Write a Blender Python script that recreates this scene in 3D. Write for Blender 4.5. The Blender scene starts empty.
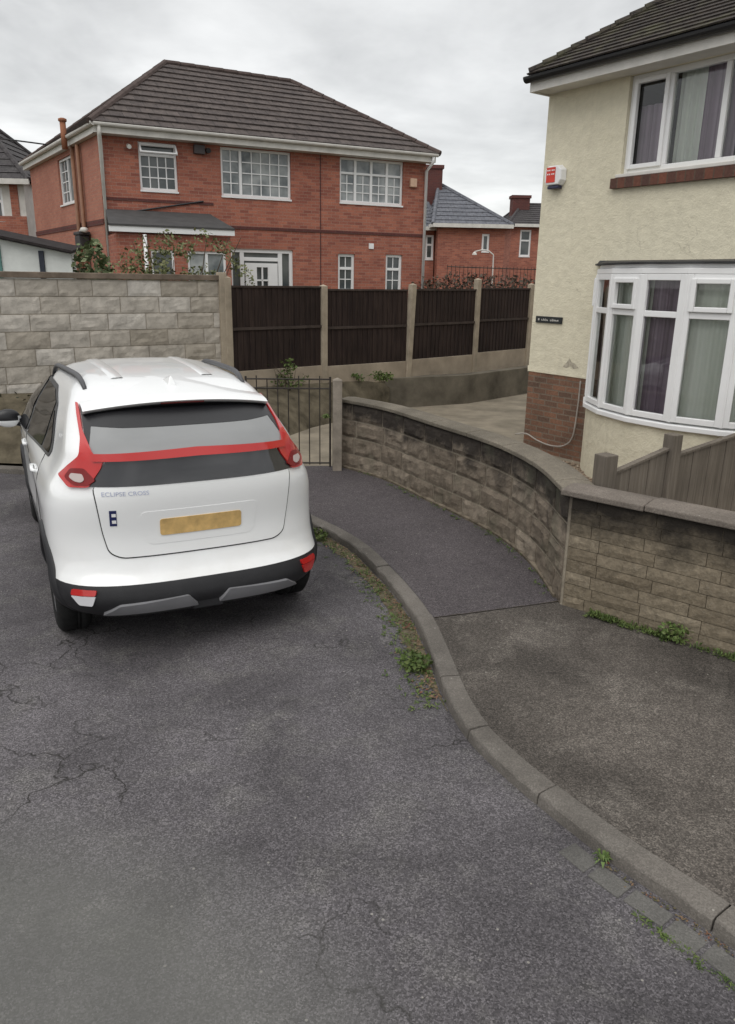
import bpy, bmesh, math, random
import numpy as np
from mathutils import Vector, Matrix, noise

S = bpy.context.scene
COL = S.collection
RAD = math.radians
rng = random.Random(7)

# ------------------------------------------------------------------ camera
PITCH = math.atan((512 - 280) / 760.0); ROLL = 0.0163; CAMH = 2.35
cd = bpy.data.cameras.new('camera'); cam = bpy.data.objects.new('camera', cd); COL.objects.link(cam)
cd.sensor_fit = 'VERTICAL'; cd.sensor_height = 36.0; cd.lens = 760 / 1024 * 36.0
cd.clip_start = 0.05; cd.clip_end = 2000
R0 = Vector((1, 0, 0)); U0 = Vector((0, math.sin(PITCH), math.cos(PITCH))); FW = Vector((0, math.cos(PITCH), -math.sin(PITCH)))
Rr = math.cos(ROLL) * R0 + math.sin(ROLL) * U0; Ur = -math.sin(ROLL) * R0 + math.cos(ROLL) * U0
m4 = Matrix.Identity(4)
for i in range(3):
    m4[i][0] = Rr[i]; m4[i][1] = Ur[i]; m4[i][2] = -FW[i]
m4[2][3] = CAMH
cam.matrix_world = m4
S.camera = cam

# ------------------------------------------------------------------ node helpers
def nd(nt, typ, ins=None, **props):
    n = nt.nodes.new(typ)
    for k, v in props.items(): setattr(n, k, v)
    for k, v in (ins or {}).items():
        s = n.inputs[k]
        if isinstance(v, bpy.types.NodeSocket): nt.links.new(v, s)
        else: s.default_value = v
    return n
def c4(c): return (c[0], c[1], c[2], 1.0)
def mixc(nt, fac, a, b, blend='MIX'):
    n = nt.nodes.new('ShaderNodeMix'); n.data_type = 'RGBA'; n.blend_type = blend
    for idx, v in ((0, fac), (6, a), (7, b)):
        if isinstance(v, bpy.types.NodeSocket): nt.links.new(v, n.inputs[idx])
        else: n.inputs[idx].default_value = v if idx == 0 else (c4(v) if len(v) == 3 else v)
    return n.outputs[2]
def math_(nt, op, a, b=0.0, clamp=False):
    n = nt.nodes.new('ShaderNodeMath'); n.operation = op; n.use_clamp = clamp
    for i, v in enumerate((a, b)):
        if isinstance(v, bpy.types.NodeSocket): nt.links.new(v, n.inputs[i])
        else: n.inputs[i].default_value = v
    return n.outputs[0]
def ramp(nt, fac, stops, interp='LINEAR'):
    n = nt.nodes.new('ShaderNodeValToRGB'); n.color_ramp.interpolation = interp
    e = n.color_ramp.elements
    while len(e) < len(stops): e.new(0.5)
    for el, (p, c) in zip(e, stops):
        el.position = p; el.color = c4(c) if not isinstance(c, (int, float)) else (c, c, c, 1)
    nt.links.new(fac, n.inputs[0])
    return n.outputs[0]
def mrange(nt, v, a, b, c=0.0, d=1.0):
    n = nt.nodes.new('ShaderNodeMapRange'); n.clamp = True
    nt.links.new(v, n.inputs[0])
    for i, x in enumerate((a, b, c, d)): n.inputs[i + 1].default_value = x
    return n.outputs[0]
def newmat(name):
    m = bpy.data.materials.new(name); m.use_nodes = True
    nt = m.node_tree; b = nt.nodes['Principled BSDF']
    return m, nt, b
def obco(nt): return nt.nodes.new('ShaderNodeTexCoord').outputs['Object']
def uvco(nt): return nt.nodes.new('ShaderNodeTexCoord').outputs['UV']
def nz(nt, co, scale, detail=4, rough=0.6, dist=0.0):
    return nd(nt, 'ShaderNodeTexNoise', {'Vector': co, 'Scale': scale, 'Detail': detail, 'Roughness': rough, 'Distortion': dist}).outputs['Fac']
def bump(nt, b, h, strength, dist=0.01):
    n = nd(nt, 'ShaderNodeBump', {'Height': h, 'Strength': strength, 'Distance': dist})
    nt.links.new(n.outputs[0], b.inputs['Normal'])
def setb(b, rough=None, spec=None, metal=None, coat=None, ior=None):
    if rough is not None: b.inputs['Roughness'].default_value = rough
    if spec is not None: b.inputs['Specular IOR Level'].default_value = spec
    if metal is not None: b.inputs['Metallic'].default_value = metal
    if coat is not None: b.inputs['Coat Weight'].default_value = coat; b.inputs['Coat Roughness'].default_value = 0.04
    if ior is not None: b.inputs['IOR'].default_value = ior

# ------------------------------------------------------------------ world: overcast sky
SUN_EL, SUN_AZ = RAD(52), RAD(205)
W = bpy.data.worlds.new('World'); S.world = W; W.use_nodes = True
nt = W.node_tree; nt.nodes.clear()
out = nt.nodes.new('ShaderNodeOutputWorld')
sky = nt.nodes.new('ShaderNodeTexSky'); sky.sky_type = 'NISHITA'; sky.sun_disc = False
sky.sun_elevation = SUN_EL; sky.sun_rotation = SUN_AZ
gen = nt.nodes.new('ShaderNodeTexCoord').outputs['Generated']
sep = nd(nt, 'ShaderNodeSeparateXYZ', {'Vector': gen})
zc = math_(nt, 'MAXIMUM', sep.outputs[2], 0.0)
den = math_(nt, 'ADD', zc, 0.22)
cxy = nd(nt, 'ShaderNodeCombineXYZ', {'X': math_(nt, 'DIVIDE', sep.outputs[0], den), 'Y': math_(nt, 'DIVIDE', sep.outputs[1], den), 'Z': 0.0}).outputs[0]
n1 = nz(nt, cxy, 0.9, 5, 0.55, 0.5)
n2 = nz(nt, cxy, 2.6, 5, 0.6, 0.3)
cl = math_(nt, 'ADD', math_(nt, 'MULTIPLY', n1, 0.7), math_(nt, 'MULTIPLY', n2, 0.3))
clv = mrange(nt, cl, 0.37, 0.61, 4.4, 7.4)
up = mrange(nt, zc, 0.5, 0.95, 1.0, 1.75)           # bright overhead cloud, above the frame
hz = mrange(nt, zc, 0.0, 0.32, 1.1, 0.97)
v = math_(nt, 'MULTIPLY', math_(nt, 'MULTIPLY', clv, up), hz)
cloudc = nd(nt, 'ShaderNodeVectorMath', {0: (1.0, 1.0, 0.985), 'Scale': v}, operation='SCALE').outputs[0]
mixs = mixc(nt, 0.90, sky.outputs[0], cloudc)
bg = nd(nt, 'ShaderNodeBackground', {'Color': mixs, 'Strength': 0.1})
nt.links.new(bg.outputs[0], out.inputs[0])

sd = bpy.data.lights.new('sun', 'SUN'); sd.energy = 0.8; sd.angle = RAD(48); sd.color = (1.0, 0.97, 0.92)
sun = bpy.data.objects.new('sun', sd); COL.objects.link(sun)
# direction the light comes from: behind and left of the camera
sdir = Vector((math.cos(SUN_EL) * math.sin(SUN_AZ), math.cos(SUN_EL) * math.cos(SUN_AZ), math.sin(SUN_EL)))
sun.rotation_euler = sdir.to_track_quat('Z', 'Y').to_euler()

S.view_settings.view_transform = 'Standard'; S.view_settings.look = 'None'
S.view_settings.exposure = 0.48; S.view_settings.gamma = 1.0; S.view_settings.use_curve_mapping = False
S.render.engine = 'CYCLES'
try:
    S.cycles.max_bounces = 6; S.cycles.transparent_max_bounces = 12
    S.cycles.use_denoising = True
except Exception: pass

# ------------------------------------------------------------------ object helpers
def tag(o, label=None, cat=None, group=None, kind=None):
    if label: o['label'] = label
    if cat: o['category'] = cat
    if group: o['group'] = group
    if kind: o['kind'] = kind
    return o
def empty(name, loc=(0, 0, 0), rz=0.0, label=None, cat=None, group=None):
    o = bpy.data.objects.new(name, None); COL.objects.link(o)
    o.location = loc; o.rotation_euler = (0, 0, rz); o.empty_display_size = 0.2
    return tag(o, label, cat, group)

class MB:
    def __init__(s): s.v = []; s.f = []; s.T = None; s.uv = {}
    def add(s, vs, fs):
        o = len(s.v)
        for p in vs:
            p = Vector(p); s.v.append(s.T @ p if s.T else p)
        for f in fs: s.f.append([i + o for i in f])
        return o
    def box(s, x0, x1, y0, y1, z0, z1):
        vs = [(x, y, z) for z in (z0, z1) for y in (y0, y1) for x in (x0, x1)]
        s.add(vs, [(0, 2, 3, 1), (4, 5, 7, 6), (0, 1, 5, 4), (2, 6, 7, 3), (0, 4, 6, 2), (1, 3, 7, 5)])
    def obox(s, c, sz, rot):
        T = s.T; M = Matrix.Translation(c) @ rot.to_4x4(); s.T = (T @ M) if T else M
        x, y, z = sz[0] / 2, sz[1] / 2, sz[2] / 2
        s.box(-x, x, -y, y, -z, z); s.T = T
    def prism(s, poly, z0, z1):
        n = len(poly)
        z0 = z0 if hasattr(z0, '__len__') else [z0] * n; z1 = z1 if hasattr(z1, '__len__') else [z1] * n
        vs = [(p[0], p[1], z0[i]) for i, p in enumerate(poly)] + [(p[0], p[1], z1[i]) for i, p in enumerate(poly)]
        s.add(vs, [list(range(n))[::-1], list(range(n, 2 * n))] + [(i, (i + 1) % n, n + (i + 1) % n, n + i) for i in range(n)])
    def extr(s, prof, path, closed=True, caps=True):
        """sweep a profile (list of (side, up)) along a list of 3D points, z up"""
        P = [Vector(p) for p in path]; n = len(prof); rows = []
        for i, p in enumerate(P):
            a = P[max(i - 1, 0)]; b = P[min(i + 1, len(P) - 1)]
            t = (b - a); t.z = 0; t.normalize(); sd_ = Vector((t.y, -t.x, 0))
            if 0 < i < len(P) - 1:
                t1 = (P[i] - a); t1.z = 0; t1.normalize(); k = 1 / max(0.3, t1.dot(t))
            else: k = 1
            rows.append([p + sd_ * (q[0] * k) + Vector((0, 0, q[1])) for q in prof])
        fs = []
        for i in range(len(P) - 1):
            for j in range(n if closed else n - 1):
                k = (j + 1) % n
                fs.append((i * n + j, i * n + k, (i + 1) * n + k, (i + 1) * n + j))
        if closed and caps: fs += [list(range(n))[::-1], list(range((len(P) - 1) * n, len(P) * n))]
        s.add([q for r in rows for q in r], fs)
    def tube(s, path, r, n=8, caps=True):
        P = [Vector(p) for p in path]; rr = r if hasattr(r, '__len__') else [r] * len(P)
        up = Vector((0, 0, 1)); vs = []
        for i, p in enumerate(P):
            t = (P[min(i + 1, len(P) - 1)] - P[max(i - 1, 0)]).normalized()
            u = up.cross(t)
            if u.length < 1e-3: u = Vector((1, 0, 0)).cross(t)
            u.normalize(); w = t.cross(u)
            vs += [p + (u * math.cos(2 * math.pi * k / n) + w * math.sin(2 * math.pi * k / n)) * rr[i] for k in range(n)]
        fs = [(i * n + k, i * n + (k + 1) % n, (i + 1) * n + (k + 1) % n, (i + 1) * n + k) for i in range(len(P) - 1) for k in range(n)]
        if caps: fs += [list(range(n))[::-1], list(range((len(P) - 1) * n, len(P) * n))]
        s.add(vs, fs)
    def lathe(s, prof, c, axis='x', n=32):
        """prof: list of (axial, radius)"""
        vs = []
        for a, r in prof:
            for k in range(n):
                t = 2 * math.pi * k / n
                q = (a, r * math.cos(t), r * math.sin(t)) if axis == 'x' else (r * math.cos(t), r * math.sin(t), a)
                vs.append(Vector(c) + Vector(q))
        m = len(prof)
        s.add(vs, [(i * n + k, i * n + (k + 1) % n, (i + 1) * n + (k + 1) % n, (i + 1) * n + k) for i in range(m - 1) for k in range(n)])
    def build(s, name, mat, parent=None, bevel=0, smooth=False, seg=2, fix=True, uvf=None):
        me = bpy.data.meshes.new(name); me.from_pydata([tuple(p) for p in s.v], [], s.f); me.validate()
        if fix:
            bm = bmesh.new(); bm.from_mesh(me); bmesh.ops.recalc_face_normals(bm, faces=bm.faces); bm.to_mesh(me); bm.free()
        me.materials.append(mat)
        uvl = me.uv_layers.new(name='UVMap')
        for poly in me.polygons:
            nrm = poly.normal
            t = Vector((0, 0, 1)).cross(nrm)
            if t.length < 0.05: t = Vector((1, 0, 0)); b = Vector((0, 1, 0))
            else: t.normalize(); b = nrm.cross(t)
            for li in poly.loop_indices:
                co = me.vertices[me.loops[li].vertex_index].co
                uvl.data[li].uv = uvf(co) if uvf else (co.dot(t), co.dot(b))
        if smooth:
            for p in me.polygons: p.use_smooth = True
        o = bpy.data.objects.new(name, me); COL.objects.link(o)
        if parent: o.parent = parent
        if bevel:
            md = o.modifiers.new('bevel', 'BEVEL'); md.width = bevel; md.segments = seg; md.limit_method = 'ANGLE'; md.angle_limit = RAD(40)
        return o

def struct(o): o['kind'] = 'structure'; return o
def copy_tree(o, parent=None):
    c = o.copy(); COL.objects.link(c)
    if parent: c.parent = parent
    for ch in list(o.children): copy_tree(ch, c)
    return c
def catmull(pts, step=0.08):
    P = [Vector((p[0], p[1], p[2] if len(p) > 2 else 0)) for p in pts]
    P = [P[0] * 2 - P[1]] + P + [P[-1] * 2 - P[-2]]
    outp = []
    for i in range(1, len(P) - 2):
        n = max(2, int((P[i + 1] - P[i]).length / step))
        for k in range(n):
            t = k / n
            a, b, c, d = P[i - 1], P[i], P[i + 1], P[i + 2]
            outp.append(0.5 * ((2 * b) + (c - a) * t + (2 * a - 5 * b + 4 * c - d) * t * t + (3 * b - a - 3 * c + d) * t ** 3))
    outp.append(P[-2])
    return outp
def offset_path(path, d):
    o = []
    for i, p in enumerate(path):
        t = path[min(i + 1, len(path) - 1)] - path[max(i - 1, 0)]; t.z = 0; t.normalize()
        o.append(p + Vector((t.y, -t.x, 0)) * d)
    return o
def arclen(path):
    s = [0.0]
    for a, b in zip(path, path[1:]): s.append(s[-1] + (b - a).length)
    return s
def at_s(path, ss, s):
    for i in range(len(path) - 1):
        if ss[i + 1] >= s:
            t = (s - ss[i]) / max(1e-9, ss[i + 1] - ss[i]); return path[i].lerp(path[i + 1], t)
    return path[-1].copy()

# ------------------------------------------------------------------ materials
def m_plain(name, col, rough=0.6, spec=0.4, var=0.12, scale=6.0, bmp=0.0, bscale=40, metal=None, coat=None):
    m, nt, b = newmat(name); co = obco(nt)
    f = nz(nt, co, scale, 5, 0.6)
    lo = tuple(c * (1 - var) for c in col); hi = tuple(min(1, c * (1 + var)) for c in col)
    nt.links.new(ramp(nt, f, [(0.3, lo), (0.7, hi)]), b.inputs['Base Color'])
    setb(b, rough, spec, metal, coat)
    if bmp: bump(nt, b, nz(nt, co, bscale, 4, 0.6), bmp, 0.01)
    return m
def m_asphalt(name, base, tint, patch=None, cracks=0.6, gscale=1.0, stain=0.3, region=None, soft=False):
    m, nt, b = newmat(name); co = obco(nt)
    agg = nd(nt, 'ShaderNodeTexVoronoi', {'Vector': co, 'Scale': 150 * gscale})
    a2 = nz(nt, co, 170 * gscale, 3, 0.75)
    a3 = nz(nt, co, 9, 5, 0.65)
    big = nz(nt, co, 0.9, 4, 0.55, 0.6)
    mid = nz(nt, co, 2.7, 6, 0.7, 0.4)
    lo = tuple(c * (1 - stain) for c in base); hi = tuple(c * (1 + stain) for c in base)
    col = mixc(nt, mrange(nt, big, 0.33, 0.67), lo, hi)
    col = mixc(nt, mrange(nt, mid, 0.5, 0.72, 0.0, 0.55), col, tint)
    aggv = math_(nt, 'ADD', math_(nt, 'MULTIPLY', nd(nt, 'ShaderNodeSeparateColor', {'Color': agg.outputs['Color']}).outputs[0], 0.5), math_(nt, 'MULTIPLY', a2, 0.9))
    col = mixc(nt, 1.0, col, ramp(nt, aggv, [(0.35, 0.78), (0.65, 0.98), (0.95, 1.25), (1.0, 1.4)] if soft else [(0.35, 0.42), (0.62, 0.86), (0.82, 1.30), (1.0, 2.1)]), 'MULTIPLY')
    col = mixc(nt, mrange(nt, a3, 0.4, 0.75, 0.0, 0.35), col, tuple(c * 0.6 for c in base))
    # sparse pale chips
    vs = nd(nt, 'ShaderNodeTexVoronoi', {'Vector': co, 'Scale': 23.0})
    chip = mrange(nt, vs.outputs['Distance'], 0.10, 0.14, 1.0, 0.0)
    rnd = mrange(nt, nd(nt, 'ShaderNodeSeparateColor', {'Color': vs.outputs['Color']}).outputs[0], 0.90, 0.93)
    col = mixc(nt, math_(nt, 'MULTIPLY', math_(nt, 'MULTIPLY', chip, rnd), 0.55), col, (0.4, 0.38, 0.34))
    hgt = aggv
    if cracks:
        dco = nd(nt, 'ShaderNodeVectorMath', {0: co, 1: nd(nt, 'ShaderNodeVectorMath', {0: nd(nt, 'ShaderNodeTexNoise', {'Vector': co, 'Scale': 3.5, 'Detail': 5}).outputs['Color'], 'Scale': 0.5}, operation='SCALE').outputs[0]}, operation='ADD').outputs[0]
        cv = nd(nt, 'ShaderNodeTexVoronoi', {'Vector': dco, 'Scale': 1.9}, feature='DISTANCE_TO_EDGE').outputs['Distance']
        line = mrange(nt, cv, 0.002, 0.015, 1.0, 0.0)
        msk = mrange(nt, nz(nt, co, 0.8, 3, 0.5, 0.0), 0.50, 0.62)
        cr = math_(nt, 'MULTIPLY', math_(nt, 'MULTIPLY', line, msk), cracks)
        col = mixc(nt, cr, col, (0.022, 0.021, 0.018))
        hgt = math_(nt, 'SUBTRACT', hgt, math_(nt, 'MULTIPLY', cr, 2.0))
    if region:
        cxr, cyr, r0, r1, c_in, f_in = region
        ds = nd(nt, 'ShaderNodeVectorMath', {0: co, 1: (cxr, cyr, 0)}, operation='DISTANCE').outputs['Value']
        ds = math_(nt, 'ADD', ds, math_(nt, 'MULTIPLY', mid, 0.35))
        msk = mrange(nt, ds, r0, r1, f_in, 0.0)
        col = mixc(nt, msk, col, c_in)
    nt.links.new(col, b.inputs['Base Color']); setb(b, 0.88, 0.25)
    bump(nt, b, hgt, 0.55, 0.006)
    return m
def m_brick(name, c1, c2, mortar, bw=0.225, bh=0.075, ms=0.008, rough=0.85, bmp=0.35, stain=(0.05, 0.04, 0.035), stf=0.35, offset=0.5):
    m, nt, b = newmat(name); uv = uvco(nt)
    br = nd(nt, 'ShaderNodeTexBrick', {'Vector': uv, 'Color1': c4(c1), 'Color2': c4(c2), 'Mortar': c4(mortar), 'Scale': 1.0, 'Mortar Size': ms, 'Mortar Smooth': 0.2, 'Bias': 0.0, 'Brick Width': bw, 'Row Height': bh}, offset=offset)
    co = obco(nt)
    n = nz(nt, co, 1.1, 5, 0.6, 0.3); g = nz(nt, co, 35, 4, 0.6)
    col = mixc(nt, mrange(nt, n, 0.45, 0.75, 0.0, stf), br.outputs['Color'], stain)
    col = mixc(nt, 1.0, col, ramp(nt, g, [(0.25, 0.75), (0.75, 1.25)]), 'MULTIPLY')
    nt.links.new(col, b.inputs['Base Color']); setb(b, rough, 0.2)
    h = math_(nt, 'ADD', math_(nt, 'MULTIPLY', br.outputs['Fac'], -1.0), math_(nt, 'MULTIPLY', g, 0.5))
    bump(nt, b, h, bmp, 0.01)
    return m
def m_attr(name, stops, attr='tone', rough=0.9, nscale=14, nlo=0.6, nhi=1.35, moss=None, bmp=0.5, top=None):
    """colour picked per block by a face attribute, mottled by noise"""
    m, nt, b = newmat(name); co = obco(nt)
    at = nd(nt, 'ShaderNodeAttribute', {}, attribute_name=attr).outputs['Fac']
    n = nz(nt, co, nscale, 6, 0.65)
    col = mixc(nt, 1.0, ramp(nt, at, stops), ramp(nt, n, [(0.28, nlo), (0.72, nhi)]), 'MULTIPLY')
    sp = nz(nt, co, 60, 3, 0.6)
    col = mixc(nt, mrange(nt, sp, 0.55, 0.75, 0.0, 0.4), col, (0.30, 0.27, 0.22))
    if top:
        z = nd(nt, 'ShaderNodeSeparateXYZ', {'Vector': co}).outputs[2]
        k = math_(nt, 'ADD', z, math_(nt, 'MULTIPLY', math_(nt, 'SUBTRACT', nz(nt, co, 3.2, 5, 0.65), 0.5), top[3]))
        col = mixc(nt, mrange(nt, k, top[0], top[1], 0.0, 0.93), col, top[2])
    if moss:
        col = mixc(nt, mrange(nt, nz(nt, co, 2.3, 5, 0.6), 0.55, 0.7, 0, 0.5), col, moss)
    nt.links.new(col, b.inputs['Base Color']); setb(b, rough, 0.2)
    bump(nt, b, math_(nt, 'ADD', n, math_(nt, 'MULTIPLY', sp, 0.5)), bmp, 0.012)
    return m
def m_glass(name, tint=(0.8, 0.85, 0.85), refl=1.0):
    m, nt, b = newmat(name); nt.nodes.remove(b)
    o = nt.nodes['Material Output']
    tr = nd(nt, 'ShaderNodeBsdfTransparent', {'Color': c4(tint)})
    gl = nd(nt, 'ShaderNodeBsdfGlossy', {'Color': (1, 1, 1, 1), 'Roughness': 0.02})
    fr = nd(nt, 'ShaderNodeFresnel', {'IOR': 1.5})
    f = math_(nt, 'MULTIPLY', fr.outputs[0], 1.9 * refl, True)
    mx = nd(nt, 'ShaderNodeMixShader', {0: f, 1: tr.outputs[0], 2: gl.outputs[0]})
    nt.links.new(mx.outputs[0], o.inputs[0])
    return m
def m_darkglass(name, col=(0.02, 0.025, 0.03), ior=1.6, rough=0.04, var=None):
    m, nt, b = newmat(name)
    if var:
        co = obco(nt); nt.links.new(ramp(nt, nz(nt, co, var[0], 3, 0.5), [(0.35, col), (0.65, var[1])]), b.inputs['Base Color'])
    else: b.inputs['Base Color'].default_value = c4(col)
    setb(b, rough, 0.5, None, None, ior)
    return m
def m_leaf(name, cols, rough=0.6):
    m, nt, b = newmat(name); co = obco(nt)
    wn = nd(nt, 'ShaderNodeTexWhiteNoise', {'Vector': nd(nt, 'ShaderNodeVectorMath', {0: co, 1: (0.02, 0.02, 0.02)}, operation='SNAP').outputs[0]})
    f = math_(nt, 'ADD', math_(nt, 'MULTIPLY', wn.outputs['Value'], 0.5), math_(nt, 'MULTIPLY', nz(nt, co, 5, 3, 0.5), 0.5))
    n = len(cols)
    nt.links.new(ramp(nt, f, [(0.2 + 0.6 * i / max(1, n - 1), c) for i, c in enumerate(cols)]), b.inputs['Base Color'])
    setb(b, rough, 0.3)
    try:
        b.inputs['Subsurface Weight'].default_value = 0.0
    except Exception: pass
    return m
def m_tiles(name, c1, c2, bw, bh, moss=None, mf=0.6, rough=0.8, mortar=(0.015, 0.014, 0.014)):
    m, nt, b = newmat(name); uv = uvco(nt); co = obco(nt)
    br = nd(nt, 'ShaderNodeTexBrick', {'Vector': uv, 'Color1': c4(c1), 'Color2': c4(c2), 'Mortar': c4(mortar), 'Scale': 1.0, 'Mortar Size': 0.006, 'Mortar Smooth': 0.3, 'Brick Width': bw, 'Row Height': bh})
    col = mixc(nt, 1.0, br.outputs['Color'], ramp(nt, nz(nt, co, 7, 5, 0.65), [(0.25, 0.6), (0.75, 1.4)]), 'MULTIPLY')
    if moss: col = mixc(nt, mrange(nt, nz(nt, co, 3.5, 6, 0.7), 0.48, 0.68, 0, mf), col, moss)
    nt.links.new(col, b.inputs['Base Color']); setb(b, rough, 0.25)
    bump(nt, b, math_(nt, 'ADD', math_(nt, 'MULTIPLY', br.outputs['Fac'], -0.7), nz(nt, co, 30, 4, 0.6)), 0.4, 0.01)
    return m
def m_render(name, col, dirt):
    m, nt, b = newmat(name); co = obco(nt)
    z = nd(nt, 'ShaderNodeSeparateXYZ', {'Vector': co}).outputs[2]
    big = nz(nt, co, 0.7, 5, 0.6, 0.5)
    c = mixc(nt, mrange(nt, big, 0.4, 0.72, 0, 0.45), col, dirt)
    st = nd(nt, 'ShaderNodeMapping', {'Vector': co, 'Scale': (6, 6, 0.5)}).outputs[0]
    c = mixc(nt, mrange(nt, nz(nt, st, 1.0, 4, 0.6), 0.55, 0.8, 0, 0.28), c, tuple(x * 0.62 for x in dirt))
    g = nz(nt, co, 55, 4, 0.65); w = nz(nt, co, 9, 4, 0.6)
    c = mixc(nt, 1.0, c, ramp(nt, w, [(0.3, 0.94), (0.7, 1.06)]), 'MULTIPLY')
    # fine hairline cracks
    cv = nd(nt, 'ShaderNodeTexVoronoi', {'Vector': nd(nt, 'ShaderNodeVectorMath', {0: co, 1: nd(nt, 'ShaderNodeVectorMath', {0: nd(nt, 'ShaderNodeTexNoise', {'Vector': co, 'Scale': 2.5, 'Detail': 5}).outputs['Color'], 'Scale': 0.6}, operation='SCALE').outputs[0]}, operation='ADD').outputs[0], 'Scale': 0.8}, feature='DISTANCE_TO_EDGE').outputs['Distance']
    cr = math_(nt, 'MULTIPLY', mrange(nt, cv, 0.001, 0.005, 1, 0), mrange(nt, nz(nt, co, 0.9, 2), 0.52, 0.6, 0, 0.3))
    c = mixc(nt, cr, c, (0.25, 0.22, 0.17))
    nt.links.new(c, b.inputs['Base Color']); setb(b, 0.9, 0.2)
    bump(nt, b, math_(nt, 'ADD', g, math_(nt, 'MULTIPLY', w, 2.2)), 0.42, 0.02)
    return m
def m_wood(name, c1, c2, sx=9.0, rough=0.85, axis='z'):
    m, nt, b = newmat(name); co = obco(nt)
    sc = (sx, sx, 0.6) if axis == 'z' else (0.6, 0.6, sx)
    mp = nd(nt, 'ShaderNodeMapping', {'Vector': co, 'Scale': sc}).outputs[0]
    g = nz(nt, mp, 3.0, 6, 0.7, 0.4); h = nz(nt, co, 1.5, 3, 0.5)
    col = mixc(nt, mrange(nt, g, 0.3, 0.7), c1, c2)
    col = mixc(nt, 1.0, col, ramp(nt, h, [(0.3, 0.75), (0.7, 1.2)]), 'MULTIPLY')
    nt.links.new(col, b.inputs['Base Color']); setb(b, rough, 0.2); bump(nt, b, g, 0.35, 0.006)
    return m
def m_curtain(name, c1, c2, sc=16):
    m, nt, b = newmat(name); co = obco(nt)
    mp = nd(nt, 'ShaderNodeMapping', {'Vector': co, 'Scale': (sc, sc, 0.3)}).outputs[0]
    nt.links.new(ramp(nt, nz(nt, mp, 1.0, 3, 0.5), [(0.35, c1), (0.65, c2)]), b.inputs['Base Color']); setb(b, 0.9, 0.1)
    return m

ROADM = m_asphalt('road_asphalt', (0.096, 0.089, 0.094), (0.165, 0.158, 0.148), cracks=0.85, stain=0.34, region=(-1.6, 0.9, 1.75, 2.3, (0.15, 0.15, 0.138), 0.6))
PAVFAR = m_asphalt('pavement_asphalt_dark', (0.083, 0.073, 0.076), (0.098, 0.088, 0.088), cracks=0.0, gscale=1.0, stain=0.12)
PAVNEAR = m_asphalt('pavement_asphalt_worn', (0.082, 0.072, 0.063), (0.20, 0.18, 0.158), cracks=0.12, gscale=1.0, stain=0.40)
CONC = m_asphalt('kerb_concrete', (0.148, 0.134, 0.119), (0.20, 0.185, 0.165), cracks=0.0, gscale=1.1, stain=0.35, soft=True)
CONCP = m_plain('post_concrete', (0.33, 0.28, 0.215), 0.9, 0.2, 0.22, 5, 0.35, 60)
GRAVB = m_plain('gravel_board_concrete', (0.34, 0.285, 0.22), 0.9, 0.2, 0.22, 2.5, 0.3, 50)
COPE = m_asphalt('coping_concrete', (0.155, 0.136, 0.108), (0.20, 0.178, 0.142), cracks=0.0, gscale=0.9, stain=0.45, soft=True)
SOIL = m_plain('soil', (0.075, 0.058, 0.04), 1.0, 0.1, 0.5, 6, 1.0, 25)
MOSSY = m_plain('mossy_concrete', (0.225, 0.195, 0.15), 0.95, 0.2, 0.3, 2.2, 0.5, 45)
DARKREND = m_plain('dark_render', (0.135, 0.12, 0.095), 0.95, 0.15, 0.4, 2.0, 0.5, 30)
GROUNDM = m_plain('ground_soil', (0.09, 0.09, 0.055), 1.0, 0.1, 0.4, 0.5, 0.4, 6)
GRAVEL = m_attr('pea_gravel', [(0.0, (0.16, 0.12, 0.09)), (0.5, (0.30, 0.23, 0.17)), (1.0, (0.42, 0.35, 0.28))], nscale=30)
UPVC = m_plain('white_upvc', (0.80, 0.80, 0.80), 0.35, 0.5, 0.03, 3)
UPVCOLD = m_plain('aged_white_paint', (0.62, 0.60, 0.56), 0.5, 0.4, 0.12, 4)
CREAM = m_render('cream_render', (0.71, 0.66, 0.515), (0.60, 0.555, 0.425))
REDBR = m_brick('red_brick', (0.42, 0.158, 0.105), (0.26, 0.092, 0.068), (0.33, 0.205, 0.16), ms=0.006, bmp=0.3, stain=(0.16, 0.05, 0.04))
REDSIDE = m_brick('faded_red_brick', (0.42, 0.185, 0.13), (0.36, 0.15, 0.11), (0.32, 0.19, 0.145), ms=0.006, bmp=0.25, stain=(0.22, 0.08, 0.06))
DARKBR = m_brick('dark_brick', (0.13, 0.045, 0.04), (0.10, 0.04, 0.038), (0.12, 0.07, 0.06), stain=(0.05, 0.03, 0.03))
PLINTH = m_brick('plinth_brick', (0.245, 0.125, 0.08), (0.125, 0.08, 0.06), (0.19, 0.15, 0.115), bw=0.225, bh=0.075, ms=0.009, stain=(0.06, 0.045, 0.035), stf=0.6)
SILLBR = m_brick('sill_brick', (0.19, 0.075, 0.05), (0.085, 0.05, 0.042), (0.11, 0.08, 0.06), bw=0.11, bh=0.3, ms=0.008, offset=0.0)
PANELW = m_attr('rock_faced_panel', [(0.0, (0.33, 0.295, 0.245)), (0.5, (0.43, 0.395, 0.345)), (1.0, (0.52, 0.49, 0.445))], nscale=6, nlo=0.72, nhi=1.25, bmp=0.6, rough=0.95)
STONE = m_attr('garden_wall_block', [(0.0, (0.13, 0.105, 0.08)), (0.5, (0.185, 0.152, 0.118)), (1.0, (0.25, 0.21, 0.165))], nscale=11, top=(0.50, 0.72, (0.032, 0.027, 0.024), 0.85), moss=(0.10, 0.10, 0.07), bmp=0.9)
MORTAR = m_plain('mortar', (0.24, 0.20, 0.15), 0.95, 0.1, 0.4, 6, 0.5, 60)
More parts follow.
